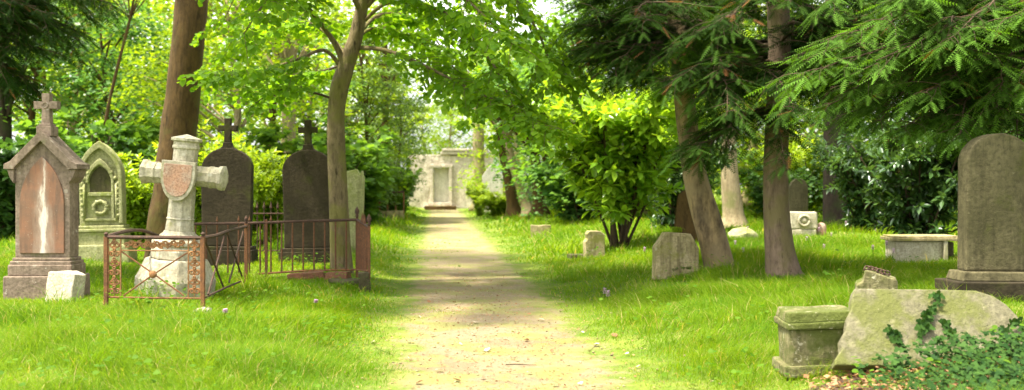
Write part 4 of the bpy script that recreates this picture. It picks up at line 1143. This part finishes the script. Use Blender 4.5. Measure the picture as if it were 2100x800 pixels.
yew_tree('spreading yew at the right edge with light new growth on its sweeping branches', 'yew_tree',
    [(2240, 600, 11.8, .45), (2235, 520, 11.8, .33), (2230, 400, 11.8, .29), (2225, 250, 11.8, .27), (2220, 100, 11.8, .25), (2215, -60, 11.8, .22), (2210, -260, 11.8, .14)], M['bark_yew'],
    [((2225, 60, 11.8), (1645, 150, 10.6), .35), ((2225, 90, 11.8), (1700, 215, 10.8), .3), ((2222, 20, 11.8), (1700, 80, 10.8), .35), ((2225, 120, 11.8), (1760, 225, 11.2), .3), ((2225, 50, 11.8), (1800, 130, 10.2), .4), ((2225, 140, 11.8), (1850, 260, 10.8), .3),
     ((2222, -10, 11.8), (1820, 40, 10.2), .35), ((2225, 150, 11.8), (1940, 270, 11.0), .2), ((2225, 100, 11.8), (1900, 190, 10.2), .3), ((2225, 170, 11.8), (2030, 260, 11.4), .15), ((2222, 10, 11.8), (1950, 80, 9.8), .35), ((2225, 100, 11.8), (2050, 180, 10.2), .25), ((2222, -40, 11.8), (1880, -10, 11.2), .3), ((2222, -60, 11.8), (1700, 0, 11.6), .4), ((2222, -30, 11.8), (2060, 40, 9.8), .3),
     ((2225, 60, 11.8), (1780, 200, 12.4), .3), ((2225, 120, 11.8), (1880, 250, 12.8), .25), ((2222, 20, 11.8), (1840, 110, 13.2), .3), ((2225, 90, 11.8), (1980, 220, 13.2), .2), ((2222, -20, 11.8), (1960, 30, 13.0), .3), ((2225, 140, 11.8), (2080, 250, 12.6), .15), ((2222, 40, 11.8), (1720, 140, 12.8), .35), ((2225, 130, 11.8), (1800, 250, 13.6), .3), ((2222, 60, 11.8), (1760, 180, 14.2), .3), ((2222, 0, 11.8), (1700, 60, 13.6), .35), ((2225, 100, 11.8), (1900, 250, 14.2), .3), ((2225, 60, 11.8), (1990, 140, 14.4), .3), ((2225, 150, 11.8), (2020, 260, 13.8), .2)],
    newg_lit=.62, dens=1.4)
yew_tree('dark yew whose branches hang into the top left corner', 'yew_tree',
    [(-180, 600, 15.0, .45), (-175, 500, 15.0, .33), (-170, 350, 15.0, .3), (-165, 150, 15.0, .27), (-160, -50, 15.0, .22), (-150, -250, 15.0, .14)], M['bark_dark'],
    [((-165, 0, 15), (150, 60, 14.4), .3), ((-165, 40, 15), (110, 110, 14.0), .3), ((-165, 80, 15), (60, 170, 14.2), .25), ((-165, -40, 15), (230, 10, 15.0), .35), ((-165, -60, 15), (190, -20, 13.8), .35), ((-165, 20, 15), (30, 90, 13.4), .3), ((-165, 60, 15), (140, 90, 16.2), .3),
     ((-165, -20, 15), (100, 30, 13.0), .3), ((-165, 100, 15), (30, 180, 15.8), .2), ((-165, -10, 15), (200, 40, 16.6), .3), ((-165, -80, 15), (60, -10, 14.0), .3), ((-165, 30, 15), (-10, 140, 13.2), .2), ((-160, -240, 15), P3(-6.0, 12.2, 6.0), .3), ((-160, -240, 15), P3(-5.3, 13.8, 5.6), .3), ((-160, -200, 15), P3(-6.6, 11.4, 5.6), .3)],  # last three limbs, out of view overhead, added to shade the left graves
    newg_lit=.0, dens=1.4)

# ---- broadleaf kinds
def cloud(L, anchors, per, rad, size, flat=.35, jit=.45, ori=None):
    for (c, k) in anchors:
        c = Vector(c)
        for _ in range(int(per * k)):
            a = random.uniform(0, 6.28); r = rad * k * math.sqrt(random.random())
            off = Vector((r * math.cos(a), r * math.sin(a), random.gauss(0, rad * flat * .5) - .25 * r * r / rad))
            dn = Vector((math.cos(a) + random.gauss(0, .5), math.sin(a) + random.gauss(0, .5), random.uniform(-.7, .1)))
            L.add(c + off, dn, (random.gauss(0, jit), random.gauss(0, jit) - .1, 1), random.uniform(.75, 1.25) * size, min(.94, max(0, random.gauss(.45, .24))))

def crown_anchors(n, rx, ry, z0, z1, low=.5):
    out = []
    for _ in range(n):
        a = random.uniform(0, 6.28); u = random.random() ** .9
        z = z0 + (z1 - z0) * u
        prof = math.sin(math.pi * (0.18 + .78 * u)) ** .7
        r = prof * (random.random() ** .45)
        out.append(((rx * r * math.cos(a), ry * r * math.sin(a), z + random.gauss(0, .2)), random.uniform(.6, 1.25)))
    return out

TREES = {}
def make_tree_kind(key, seed, h, rx, z0, n, per, crad, size, leafm, barkm, tr, tmpl=T_SIMPLE, lean=0.0, flat=.35):
    random.seed(seed)
    anchors = crown_anchors(n, rx, rx, z0, h)
    L = Leaves(); cloud(L, anchors, per, crad, size, flat)
    crown = L.mesh('crown', tmpl); crown.materials.append(leafm)
    b = MB(); pts = [Vector((lean * z + .25 * math.sin(z * .6 + seed), .2 * math.sin(z * .5 + 2 * seed), z)) for z in lin(-.2, h * .9, 12)]
    s = pts[1].xy.copy()
    pts = [p - Vector((s.x, s.y, 0)) for p in pts]
    rr = [tr * (1.45 if i == 0 else 1.0) * (1 - .8 * i / 11) for i in range(12)]
    b.tube(pts, rr, 12, .12)
    for (c, k) in random.sample(anchors, min(len(anchors), 26)):
        c = Vector(c); z = max(.8, c.z - .6 - .25 * Vector((c.x, c.y)).length); i = min(11, max(0, int((z + .2) / (h * .9 + .2) * 11)))
        b.tube(spline([pts[i], pts[i].lerp(c, .55) + Vector((0, 0, .2)), c], 3), lin(tr * .25, .01, 7), 5)
    ob = b.build('trunk', barkm, None, 0, True, recalc=False); tm = ob.data
    bpy.data.objects.remove(ob)
    TREES[key] = (tm, crown)

def plant(key, name, px, Y, label, cat='tree', scale=1.0, rz=0.0, group=None, wide=1.0):
    X = XP(px, Y); tm, cm = TREES[key]
    t = thing(name, label, cat, (X, Y, gz(X, Y) - .05), R(rz), group)
    t.scale = (scale * wide, scale * wide, scale)
    if tm is not None: link_mesh('trunk', tm, None, t)
    link_mesh('crown', cm, None, t)
    return t

make_tree_kind('beech', 3, 8.0, 3.2, .5, 130, 48, .8, .17, M['lf_bright'], M['bark_pale'], .2)
make_tree_kind('maple', 4, 7.6, 3.0, .4, 125, 48, .7, .18, M['lf_mid'], M['bark_brown'], .17)
make_tree_kind('cool', 5, 7.6, 3.0, .4, 125, 50, .7, .16, M['lf_cool'], M['bark_brown'], .18, lean=.12)
make_tree_kind('holly', 6, 7.5, 2.1, .3, 150, 60, .6, .13, M['lf_dark'], M['bark_dark'], .16, flat=.6)
make_tree_kind('feather', 8, 8.0, 2.0, .8, 130, 70, .6, .12, M['lf_feather'], M['bark_brown'], .13, flat=.25)
make_tree_kind('tall', 9, 12.5, 3.4, 3.0, 150, 60, .9, .2, M['lf_bright'], M['bark_pale'], .3)

def make_shrub_kind(key, seed, h, r, nst, nsh, per, size, leafm, tmpl=T_LAUREL, stem=.02, bare=.2, up=.5):
    """many stems from one foot, each shoot ending in a rosette of leaves"""
    random.seed(seed)
    L = Leaves(); b = MB()
    tips = []
    for i in range(nst):
        a = 2 * math.pi * i / nst + random.uniform(-.3, .3); rr = r * random.uniform(.25, .8); hh = h * random.uniform(.6, 1.0)
        f = Vector((random.gauss(0, .1), random.gauss(0, .1), -.05))
        st = spline([f, f + Vector((rr * .45 * math.cos(a), rr * .45 * math.sin(a), hh * .5)), Vector((rr * math.cos(a), rr * math.sin(a), hh * .92))], 5)
        b.tube(st, lin(stem, stem * .35, len(st)), 6)
        tips.append(st)
    for _ in range(nsh):
        st = random.choice(tips); u = bare + (1 - bare) * random.random() ** .8
        p = st[min(len(st) - 1, int(u * (len(st) - 1) + .5))]
        out = Vector((p.x, p.y, 0)); a = random.uniform(0, 6.28)
        dd = (out * (.8 / max(.2, r)) + Vector((math.cos(a), math.sin(a), 0)) * .8 + Vector((0, 0, random.uniform(-.1, up + .4)))).normalized()
        ln = random.uniform(.2, .6) * r * .55
        e = p + dd * ln + Vector((0, 0, .06 * ln))
        if e.z > h * 1.02: e.z = h * random.uniform(.9, 1.02)
        if e.z < .1: e.z = random.uniform(.1, .4)
        b.tube([p, p.lerp(e, .5) - Vector((0, 0, .03)), e], [stem * .3, stem * .22, .003], 4)
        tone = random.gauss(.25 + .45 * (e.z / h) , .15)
        for k in range(per):
            v = k / per; q = p.lerp(e, .35 + .68 * v); an = k * 2.4 + random.uniform(-.4, .4)
            s1 = dd.cross(Vector((0, 0, 1))).normalized(); s2 = s1.cross(dd)
            ld = dd * (.25 + .7 * v) + (s1 * math.cos(an) + s2 * math.sin(an)) * .8 + Vector((0, 0, -.12))
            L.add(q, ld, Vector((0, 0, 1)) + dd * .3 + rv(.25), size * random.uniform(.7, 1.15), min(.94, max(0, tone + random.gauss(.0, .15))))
    ob = b.build('stem', M['twig'], None, 0, True, recalc=False); tm = ob.data; bpy.data.objects.remove(ob)
    cm = L.mesh('foliage', tmpl); cm.materials.append(leafm)
    TREES[key] = (tm, cm)

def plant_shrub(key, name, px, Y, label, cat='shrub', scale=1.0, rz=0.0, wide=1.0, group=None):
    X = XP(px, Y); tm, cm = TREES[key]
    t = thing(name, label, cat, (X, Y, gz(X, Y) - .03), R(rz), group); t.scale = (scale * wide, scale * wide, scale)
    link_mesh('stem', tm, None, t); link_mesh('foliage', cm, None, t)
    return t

make_shrub_kind('laurel', 31, 3.35, 1.6, 14, 520, 12, .22, M['lf_laurel'], bare=.27, stem=.028, up=.6)
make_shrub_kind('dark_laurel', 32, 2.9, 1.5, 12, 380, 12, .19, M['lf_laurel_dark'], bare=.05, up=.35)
make_shrub_kind('rhodo', 33, 2.5, 1.3, 12, 420, 10, .18, M['lf_rhodo'], bare=.1, up=.5)
make_shrub_kind('holly_bush', 34, 2.6, 1.6, 12, 330, 12, .15, M['lf_dark'], T_BROAD, bare=.02, up=.4)
make_shrub_kind('cool_bush', 36, 2.6, 1.6, 12, 300, 11, .16, M['lf_cool'], T_BROAD, bare=.02, up=.4)
make_shrub_kind('hazel', 35, 2.8, 1.5, 12, 330, 11, .17, M['lf_mid'], T_BROAD, bare=.05, up=.4)

# foreground shrub
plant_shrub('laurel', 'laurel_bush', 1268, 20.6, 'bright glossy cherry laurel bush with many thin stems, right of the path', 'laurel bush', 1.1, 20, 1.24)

# the big leaning brown trunk on the left
def big_trunk():
    tr = [(345, 560, 19.2, .52), (343, 520, 19.2, .40), (345, 460, 19.2, .36), (354, 380, 19.2, .34), (366, 270, 19.2, .33), (380, 150, 19.2, .315), (391, 20, 19.2, .305), (402, -120, 19.2, .28), (412, -300, 19.2, .22), (420, -480, 19.2, .15)]
    b0 = W(*tr[0][:3]); o0 = Vector((b0.x, b0.y, gz(b0.x, b0.y)))
    t = thing('oak_tree', 'thick brown leaning tree trunk behind the pale leaning cross', 'tree', o0)
    pts = spline([W(*p[:3]) - o0 for p in tr], 5)
    MB().tube(pts, trunk_radii([p[3] for p in tr], 5), 20, .10, flare=.2).build('trunk', M['bark_brown'], t, 0, True)
    random.seed(51); L = Leaves(); an = []
    for _ in range(45):
        a = random.uniform(0, 6.28); r = 2.2 * math.sqrt(random.random())
        an.append(((W(402, -120, 19.2) - o0) + Vector((r * math.cos(a), r * math.sin(a) + 1.0, random.uniform(1.0, 4.5))), random.uniform(.7, 1.2)))
    cloud(L, an, 60, .8, .16)
    for c, k in random.sample(an, 14):
        lm = MB().tube(spline([pts[-14], pts[-14].lerp(c, .5) + Vector((0, 0, .3)), c], 4), lin(.09, .015, 9), 6)
        lm.build('limb', M['bark_brown'], t, 0, True, recalc=False)
    link_mesh('crown', L.mesh('crown', T_SIMPLE), M['lf_bright'], t)
    # ivy on its foot
big_trunk()

def bare_trunk(name, label, tr, barkm, crown_key=None, seed=1, n=60, spread=2.2, leafm=None, up=2.0):
    b0 = W(*tr[0][:3]); o0 = Vector((b0.x, b0.y, gz(b0.x, b0.y)))
    t = thing(name, label, 'tree', o0)
    pts = spline([W(*p[:3]) - o0 for p in tr], 5); pts[0].z = -.1
    MB().tube(pts, trunk_radii([p[3] for p in tr], 5), 12, .12, flare=.2).build('trunk', barkm, t, 0, True)
    random.seed(seed); L = Leaves(); an = []; top = pts[-1]
    for _ in range(n):
        a = random.uniform(0, 6.28); r = spread * math.sqrt(random.random())
        an.append((top + Vector((r * math.cos(a), r * math.sin(a), random.uniform(-.3, up))), random.uniform(.7, 1.2)))
    cloud(L, an, 38, .75, .17)
    lm = MB()
    for c, k in random.sample(an, min(n, 12)):
        lm.tube(spline([pts[-6], pts[-6].lerp(c, .5) + Vector((0, 0, .2)), c], 4), lin(tr[-1][3] * .5, .012, 9), 5)
    lm.build('branches', barkm, t, 0, True, recalc=False)
    link_mesh('crown', L.mesh('crown', T_SIMPLE), leafm or M['lf_mid'], t)

bare_trunk('beech_tree', 'pale buff trunk behind the mossy boulder, between the two yews', [(1506, 470, 26, .42), (1505, 440, 26, .28), (1499, 380, 26, .24), (1496, 320, 26, .2), (1494, 240, 26, .19), (1490, 100, 26, .17), (1486, -60, 26, .12)], M['bark_pale'], seed=61, leafm=M['lf_bright'], n=70)
bare_trunk('beech_tree', 'tall pale trunk rising in front of the ruined wall', [(985, 425, 58, .5), (984, 400, 58, .36), (982, 330, 58, .33), (981, 250, 58, .31), (980, 180, 58, .28), (978, 60, 58, .22)], M['bark_pale'], seed=62, leafm=M['lf_bright'], n=60, spread=3.5, up=4)
bare_trunk('ash_tree', 'brown leaning trunk, left one of the crossing pair right of the path', [(1056, 446, 42, .4), (1052, 420, 42, .26), (1046, 380, 42, .22), (1036, 330, 42, .2), (1026, 270, 42, .18), (1015, 190, 42, .13)], M['bark_brown'], seed=63, leafm=M['lf_mid'], n=50)
bare_trunk('ash_tree', 'buff leaning trunk, right one of the crossing pair right of the path', [(1086, 440, 41, .32), (1078, 418, 41, .2), (1066, 380, 41, .19), (1052, 340, 41, .17), (1042, 290, 41, .15), (1030, 200, 41, .12)], M['bark_pale'], seed=64, leafm=M['lf_bright'], n=50)
bare_trunk('ash_tree', 'short thick brown trunk behind the weathered path-side block', [(1108, 440, 38, .36), (1106, 415, 38, .24), (1102, 370, 38, .22), (1097, 320, 38, .2), (1096, 240, 38, .15)], M['bark_brown'], seed=65, leafm=M['lf_cool'], n=60, spread=2.0)
bare_trunk('oak_tree', 'dark thick trunk standing in shade behind the chest tomb', [(1716, 480, 27, .5), (1716, 450, 27, .36), (1714, 380, 27, .33), (1712, 300, 27, .31), (1710, 200, 27, .28), (1708, 40, 27, .2)], M['bark_dark'], seed=66, leafm=M['lf_dark'], n=60)
bare_trunk('oak_tree', 'dark trunk at the left edge of the picture behind the gabled headstone', [(6, 430, 30, .4), (6, 400, 30, .28), (7, 330, 30, .25), (8, 260, 30, .22), (10, 120, 30, .16)], M['bark_dark'], seed=67, leafm=M['lf_dark'], n=50)
bare_trunk('sapling', 'thin dark stem leaning right, in the greenery behind the gothic headstone', [(196, 440, 27, .08), (205, 330, 27, .055), (222, 220, 27, .046), (243, 130, 27, .04), (266, 40, 27, .035), (285, -60, 27, .025)], M['bark_brown'], seed=68, leafm=M['lf_mid'], n=60, spread=2.2)
bare_trunk('ash_tree', 'slim brown trunk among pale feathery greenery left of the ruin', [(784, 440, 44, .3), (786, 400, 44, .17), (789, 300, 44, .15), (790, 200, 44, .14), (790, 80, 44, .1)], M['bark_brown'], seed=69, leafm=M['lf_bright'], n=50)
bare_trunk('beech_tree', 'pale trunk seen through leaves between the two dark headstones', [(588, 470, 33, .4), (590, 430, 33, .25), (592, 300, 33, .24), (592, 180, 33, .22), (592, 60, 33, .18)], M['bark_pale'], seed=70, leafm=M['lf_bright'], n=60)

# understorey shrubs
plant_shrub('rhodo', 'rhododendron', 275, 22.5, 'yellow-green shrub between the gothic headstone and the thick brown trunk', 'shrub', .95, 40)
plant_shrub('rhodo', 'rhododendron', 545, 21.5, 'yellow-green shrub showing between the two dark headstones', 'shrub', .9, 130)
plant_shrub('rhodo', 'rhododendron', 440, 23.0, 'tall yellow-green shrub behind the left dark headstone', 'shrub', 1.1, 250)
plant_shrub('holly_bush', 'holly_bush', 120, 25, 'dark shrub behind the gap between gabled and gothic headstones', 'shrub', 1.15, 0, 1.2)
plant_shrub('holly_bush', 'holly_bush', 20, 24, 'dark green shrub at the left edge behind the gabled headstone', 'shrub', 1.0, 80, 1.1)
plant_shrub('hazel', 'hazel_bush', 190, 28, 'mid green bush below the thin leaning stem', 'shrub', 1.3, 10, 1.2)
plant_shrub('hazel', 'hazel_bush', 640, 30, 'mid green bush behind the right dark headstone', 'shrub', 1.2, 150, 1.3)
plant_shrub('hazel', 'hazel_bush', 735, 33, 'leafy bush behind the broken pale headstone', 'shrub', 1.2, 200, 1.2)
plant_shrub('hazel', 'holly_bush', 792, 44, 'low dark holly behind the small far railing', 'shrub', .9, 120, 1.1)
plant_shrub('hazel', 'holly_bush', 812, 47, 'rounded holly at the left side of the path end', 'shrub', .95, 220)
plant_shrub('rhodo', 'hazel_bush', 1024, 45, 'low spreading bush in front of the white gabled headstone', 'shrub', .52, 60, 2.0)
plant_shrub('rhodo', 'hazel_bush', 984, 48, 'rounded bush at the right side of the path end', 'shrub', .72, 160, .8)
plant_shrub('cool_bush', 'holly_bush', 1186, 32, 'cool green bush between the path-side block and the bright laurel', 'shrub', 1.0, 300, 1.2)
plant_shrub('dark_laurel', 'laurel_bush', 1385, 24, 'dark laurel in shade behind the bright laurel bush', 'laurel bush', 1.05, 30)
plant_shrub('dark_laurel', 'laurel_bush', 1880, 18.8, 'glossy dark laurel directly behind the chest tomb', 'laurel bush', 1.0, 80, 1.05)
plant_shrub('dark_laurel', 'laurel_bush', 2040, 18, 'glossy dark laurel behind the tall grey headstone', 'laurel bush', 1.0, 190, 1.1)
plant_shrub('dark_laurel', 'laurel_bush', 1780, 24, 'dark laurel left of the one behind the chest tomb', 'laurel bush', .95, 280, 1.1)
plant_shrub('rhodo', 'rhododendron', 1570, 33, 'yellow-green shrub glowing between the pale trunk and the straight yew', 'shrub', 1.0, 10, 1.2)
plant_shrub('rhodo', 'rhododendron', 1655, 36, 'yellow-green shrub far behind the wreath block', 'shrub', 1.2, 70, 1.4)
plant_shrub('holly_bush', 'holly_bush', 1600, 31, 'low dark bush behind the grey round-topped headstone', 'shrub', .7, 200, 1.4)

# background trees
bg = [('maple', 60, 33, 1.0, 'leafy maple behind the dark yew in the top left', 1.1), ('beech', 170, 36, 1.05, 'bright green tree above the gabled headstone', 1.1), ('cool', 250, 31, .9, 'cool green tree left of the thick brown trunk', 1.0),
      ('beech', 330, 40, 1.1, 'bright tree filling the gap behind the gothic headstone', 1.1), ('beech', 470, 30, .95, 'bright leafy tree above the left dark headstone', 1.0), ('maple', 560, 37, 1.0, 'mid green tree between the two dark headstones', 1.1),
      ('beech', 650, 41, 1.1, 'bright tree behind the curved lime trunk', 1.0), ('feather', 745, 40, .95, 'feathery pale tree left of the slim brown trunk', 1.0), ('feather', 806, 46, .85, 'feathery pale tree overhanging the left of the ruined wall', .9),
      ('beech', 700, 56, 1.3, 'tall bright tree far beyond the feathery trees', 1.0), ('tall', 1040, 82, 1.0, 'tall bright tree behind the right end of the ruined wall', 1.0), ('tall', 800, 84, 1.0, 'tall bright tree behind the left end of the ruined wall', 1.0),
      ('tall', 925, 80, .75, 'slim bright tree directly behind the ruined wall', .8), ('beech', 870, 92, 1.1, 'small bright tree far behind the door of the ruined wall', 1.0), ('maple', 118, 45, 1.35, 'tall mid green tree far behind the gabled headstone', 1.0), ('beech', 245, 50, 1.5, 'tall bright tree far behind the thin leaning stem', 1.0), ('beech', 420, 46, 1.4, 'tall bright tree far behind the thick brown trunk', 1.0), ('maple', 1455, 50, 1.4, 'tall mid green tree far behind the leaning yew', 1.0), ('beech', 1060, 56, 1.1, 'bright tree over the leaning trunks right of the path', 1.0), ('cool', 1140, 44, 1.1, 'cool green tree behind the short thick trunk', 1.0), ('maple', 1215, 33, 1.0, 'mid green tree left behind the bright laurel bush', 1.0), ('cool', 1165, 37, .9, 'cool green tree near the path-side block', .9),
      ('beech', 1310, 38, 1.0, 'bright tree above the laurel bush', 1.1), ('maple', 1390, 32, .95, 'mid green tree behind the leaning yew trunk', 1.0), ('beech', 1530, 44, 1.2, 'bright tree glowing between the yew trunks', 1.2), ('maple', 1640, 46, 1.2, 'mid green tree behind the grey round-topped headstone', 1.1),
      ('beech', 1700, 40, 1.0, 'bright tree behind the dark thick trunk', 1.1), ('holly', 1800, 30, 1.0, 'dark holly tree behind the laurels by the chest tomb', 1.2), ('maple', 1900, 34, 1.1, 'mid green tree above the chest tomb laurel', 1.1), ('cool', 2010, 28, 1.0, 'cool green tree behind the tall grey headstone', 1.1), ('beech', 2090, 34, 1.1, 'bright tree at the right edge beyond the headstone', 1.1)]
for i, (k, px, Y, s, lab, wd) in enumerate(bg):
    nm = {'maple': 'maple_tree', 'beech': 'beech_tree', 'cool': 'sycamore_tree', 'holly': 'holly_tree', 'feather': 'cypress_tree', 'tall': 'beech_tree'}[k]
    plant(k, nm, px, Y, lab, 'tree', s, (i * 67) % 360, 'trees behind the graves', wd)

def far_wood():
    random.seed(91); L = Leaves(); an = []
    for i in range(800):
        a = random.uniform(-38, 38); Y = random.uniform(70, 100)
        X = Y * math.tan(R(a))
        if abs(X - XP(900, Y)) < 4.5 : 
            if random.random() < .45: continue
        an.append(((X, Y, random.uniform(.3, 15) if True else 0), random.uniform(.8, 1.4)))
    cloud(L, an, 60, 1.9, .42, .5)
    o = link_mesh('far_woodland', L.mesh('far_woodland', T_SIMPLE), M['lf_bright']); tag(o, kind='stuff')
far_wood()

# ------------------------------------------------------------------ litter on the path, flowers
def litter():
    random.seed(5)
    T = T_BROAD
    protos = []
    for k in range(3):
        L = Leaves(); L.add((0, -.5, 0), (0, 1, .1), (0.1, 0, 1), 1.0, .2 + .3 * k)
        protos.append(L.mesh('fallen_leaf', T))
    spots = [(880, 622), (900, 640), (858, 652), (1085, 648), (875, 678), (887, 692), (1080, 702), (945, 710), (765, 705), (1132, 725), (1222, 713), (1195, 688), (1003, 668), (975, 665), (1050, 740), (860, 790), (1190, 792), (1310, 760), (935, 785), (1140, 795), (1000, 722), (915, 728), (805, 712), (1285, 735), (1260, 700), (1110, 660), (1150, 640), (930, 622), (970, 690), (840, 740), (1020, 610), (960, 590), (1085, 770), (990, 780), (900, 765)]
    for i, (px, py) in enumerate(spots):
        Y = CAMH * FPX / (py - HZ); X = XP(px, Y)
        me = protos[i % 3]
        o = link_mesh('fallen_leaf', me, None)
        if not me.materials: me.materials.append(M['pale_leaf'] if i % 3 else M['dead_leaf'])
        o.location = (X, Y, gz(X, Y) + .022); s = random.uniform(.035, .075); o.scale = (s, s, s * 1.3)
        o.rotation_euler = (R(random.uniform(-25, 25)), R(random.uniform(-25, 25)), random.uniform(0, 6.28))
        tag(o, 'dry fallen leaf lying on the worn path', 'fallen leaf', 'dry leaves scattered on the path')
    Y = 8.0; X = XP(1070, Y)
    o = MB().tube([(-.13, 0, .012), (-.05, .01, .016), (.05, 0, .012), (.12, -.015, .014)], [.005, .005, .004, .003], 6).build('twig', M['twig'], None)
    o.location = (X, 8.45, gz(X, 8.45) + .006); tag(o, 'thin dark twig lying across the near path', 'twig')
litter()

def path_litter():
    random.seed(77); L = Leaves()
    for _ in range(5200):
        y = 5.8 + 12 * random.random() ** 1.6; x = path_x(y) + random.gauss(0, .62)
        a = random.uniform(0, 6.28)
        L.add((x, y, gz(x, y) + random.uniform(.006, .016)), (math.cos(a), math.sin(a), random.gauss(0, .2)), (random.gauss(0, .35), random.gauss(0, .35), 1), random.choice((.012, .015, .018, .022, .03)), random.random())
    tag(link_mesh('leaf_crumbs', L.mesh('leaf_crumbs', T_SIMPLE), M['dead_leaf']), kind='stuff')
    S = MB()
    for _ in range(420):
        y = 5.8 + 9 * random.random() ** 1.4; x = path_x(y) + random.gauss(0, .7); r = random.uniform(.006, .016)
        S.lathe([(r * .5, 0), (r, r * .4), (r * .7, r * .9), (r * .1, r)], 6, random.random(), Matrix.Translation((x, y, gz(x, y) + .004)))
    tag(S.build('gravel', M['oct_stone'], None, 0, True, recalc=False), kind='stuff')
path_litter()

def flowers():
    random.seed(15)
    sp = [(1735, 458, 21.5), (1795, 470, 22), (1818, 500, 15.5), (1790, 508, 15.8), (1832, 515, 14.9), (1524, 515, 16), (1508, 498, 18), (1533, 468, 21.5), (1705, 487, 20), (648, 643, 11.2), (462, 703, 9.6), (1247, 628, 12.6), (1322, 512, 17), (1240, 605, 13), (1680, 470, 21), (1655, 510, 18), (1690, 515, 17)]
    for i, (px, py, Y) in enumerate(sp):
        p = W(px, py, Y); g = gz(p.x, Y); h = max(.14, p.z - g)
        t = thing('orchid', 'pink flower spike standing in the grass right of the path' if px > 1050 else 'pale lilac flower in the left-hand grass', 'flower', (p.x, Y, g), random.uniform(0, 6), 'wild flowers in the grass')
        MB().tube([(0, 0, 0), (.01, .005, h * .6), (0, 0, h)], .004, 5).build('stalk', M['weed'], t)
        L = Leaves(); n = 26; hh = .07 if px > 1050 else .035
        for k in range(n):
            a = k * 2.4; z = h - hh * .5 + hh * 1.1 * k / n; r = .018 * (1.1 - .7 * k / n)
            L.add((r * .3 * math.cos(a), r * .3 * math.sin(a), z), (math.cos(a), math.sin(a), .3), (0, 0, 1), .026, random.random())
        link_mesh('bloom', L.mesh('bloom', T_BROAD), M['petal'], t)
flowers()

# ------------------------------------------------------------------ light, sky, camera
sc = bpy.context.scene
SUN_EL, SUN_AZ = 67.0, 250.0          # compass-like: 0 = +Y, clockwise; 270 = from the left
az, el = R(SUN_AZ), R(SUN_EL)
to_sun = Vector((math.sin(az) * math.cos(el), math.cos(az) * math.cos(el), math.sin(el)))
sd = bpy.data.lights.new('sun', 'SUN'); sd.energy = 3.4; sd.angle = R(4); sd.color = (1.0, 0.93, 0.76)
so = bpy.data.objects.new('sun', sd); C.objects.link(so); so.rotation_euler = (-to_sun).to_track_quat('-Z', 'Y').to_euler(); so.location = (-20, -10, 30)

w = bpy.data.worlds.new('World'); sc.world = w; w.use_nodes = True
nt = w.node_tree; nt.nodes.clear()
sky = nt.nodes.new('ShaderNodeTexSky'); sky.sky_type = 'NISHITA'; sky.sun_disc = False
sky.sun_elevation = el; sky.sun_rotation = az; sky.dust_density = 3.0; sky.air_density = 1.0
hs = nt.nodes.new('ShaderNodeHueSaturation'); hs.inputs['Saturation'].default_value = .12
bgn = nt.nodes.new('ShaderNodeBackground'); bgn.inputs['Strength'].default_value = .15
on = nt.nodes.new('ShaderNodeOutputWorld')
nt.links.new(sky.outputs[0], hs.inputs['Color']); nt.links.new(hs.outputs[0], bgn.inputs[0]); nt.links.new(bgn.outputs[0], on.inputs[0])

cd = bpy.data.cameras.new('camera'); cd.sensor_width = 36; cd.lens = 36.0; cd.shift_y = -20 / 2100.0
cd.clip_start = .1; cd.clip_end = 2000
cd.dof.use_dof = True; cd.dof.focus_distance = 10.5; cd.dof.aperture_fstop = 1.6
co = bpy.data.objects.new('camera', cd); C.objects.link(co); co.location = (0, 0, CAMH); co.rotation_euler = (math.pi / 2, 0, 0)
sc.camera = co
sc.view_settings.view_transform = 'Standard'; sc.view_settings.look = 'None'; sc.view_settings.gamma = 1; sc.view_settings.exposure = 2.02
sc.view_settings.use_curve_mapping = False
cy = sc.cycles
cy.use_denoising = True
try: cy.denoiser = 'OPENIMAGEDENOISE'
except Exception: pass
cy.max_bounces = 12; cy.diffuse_bounces = 9; cy.glossy_bounces = 2; cy.transmission_bounces = 5; cy.transparent_max_bounces = 4
cy.caustics_reflective = False; cy.caustics_refractive = False
cy.sample_clamp_indirect = 6
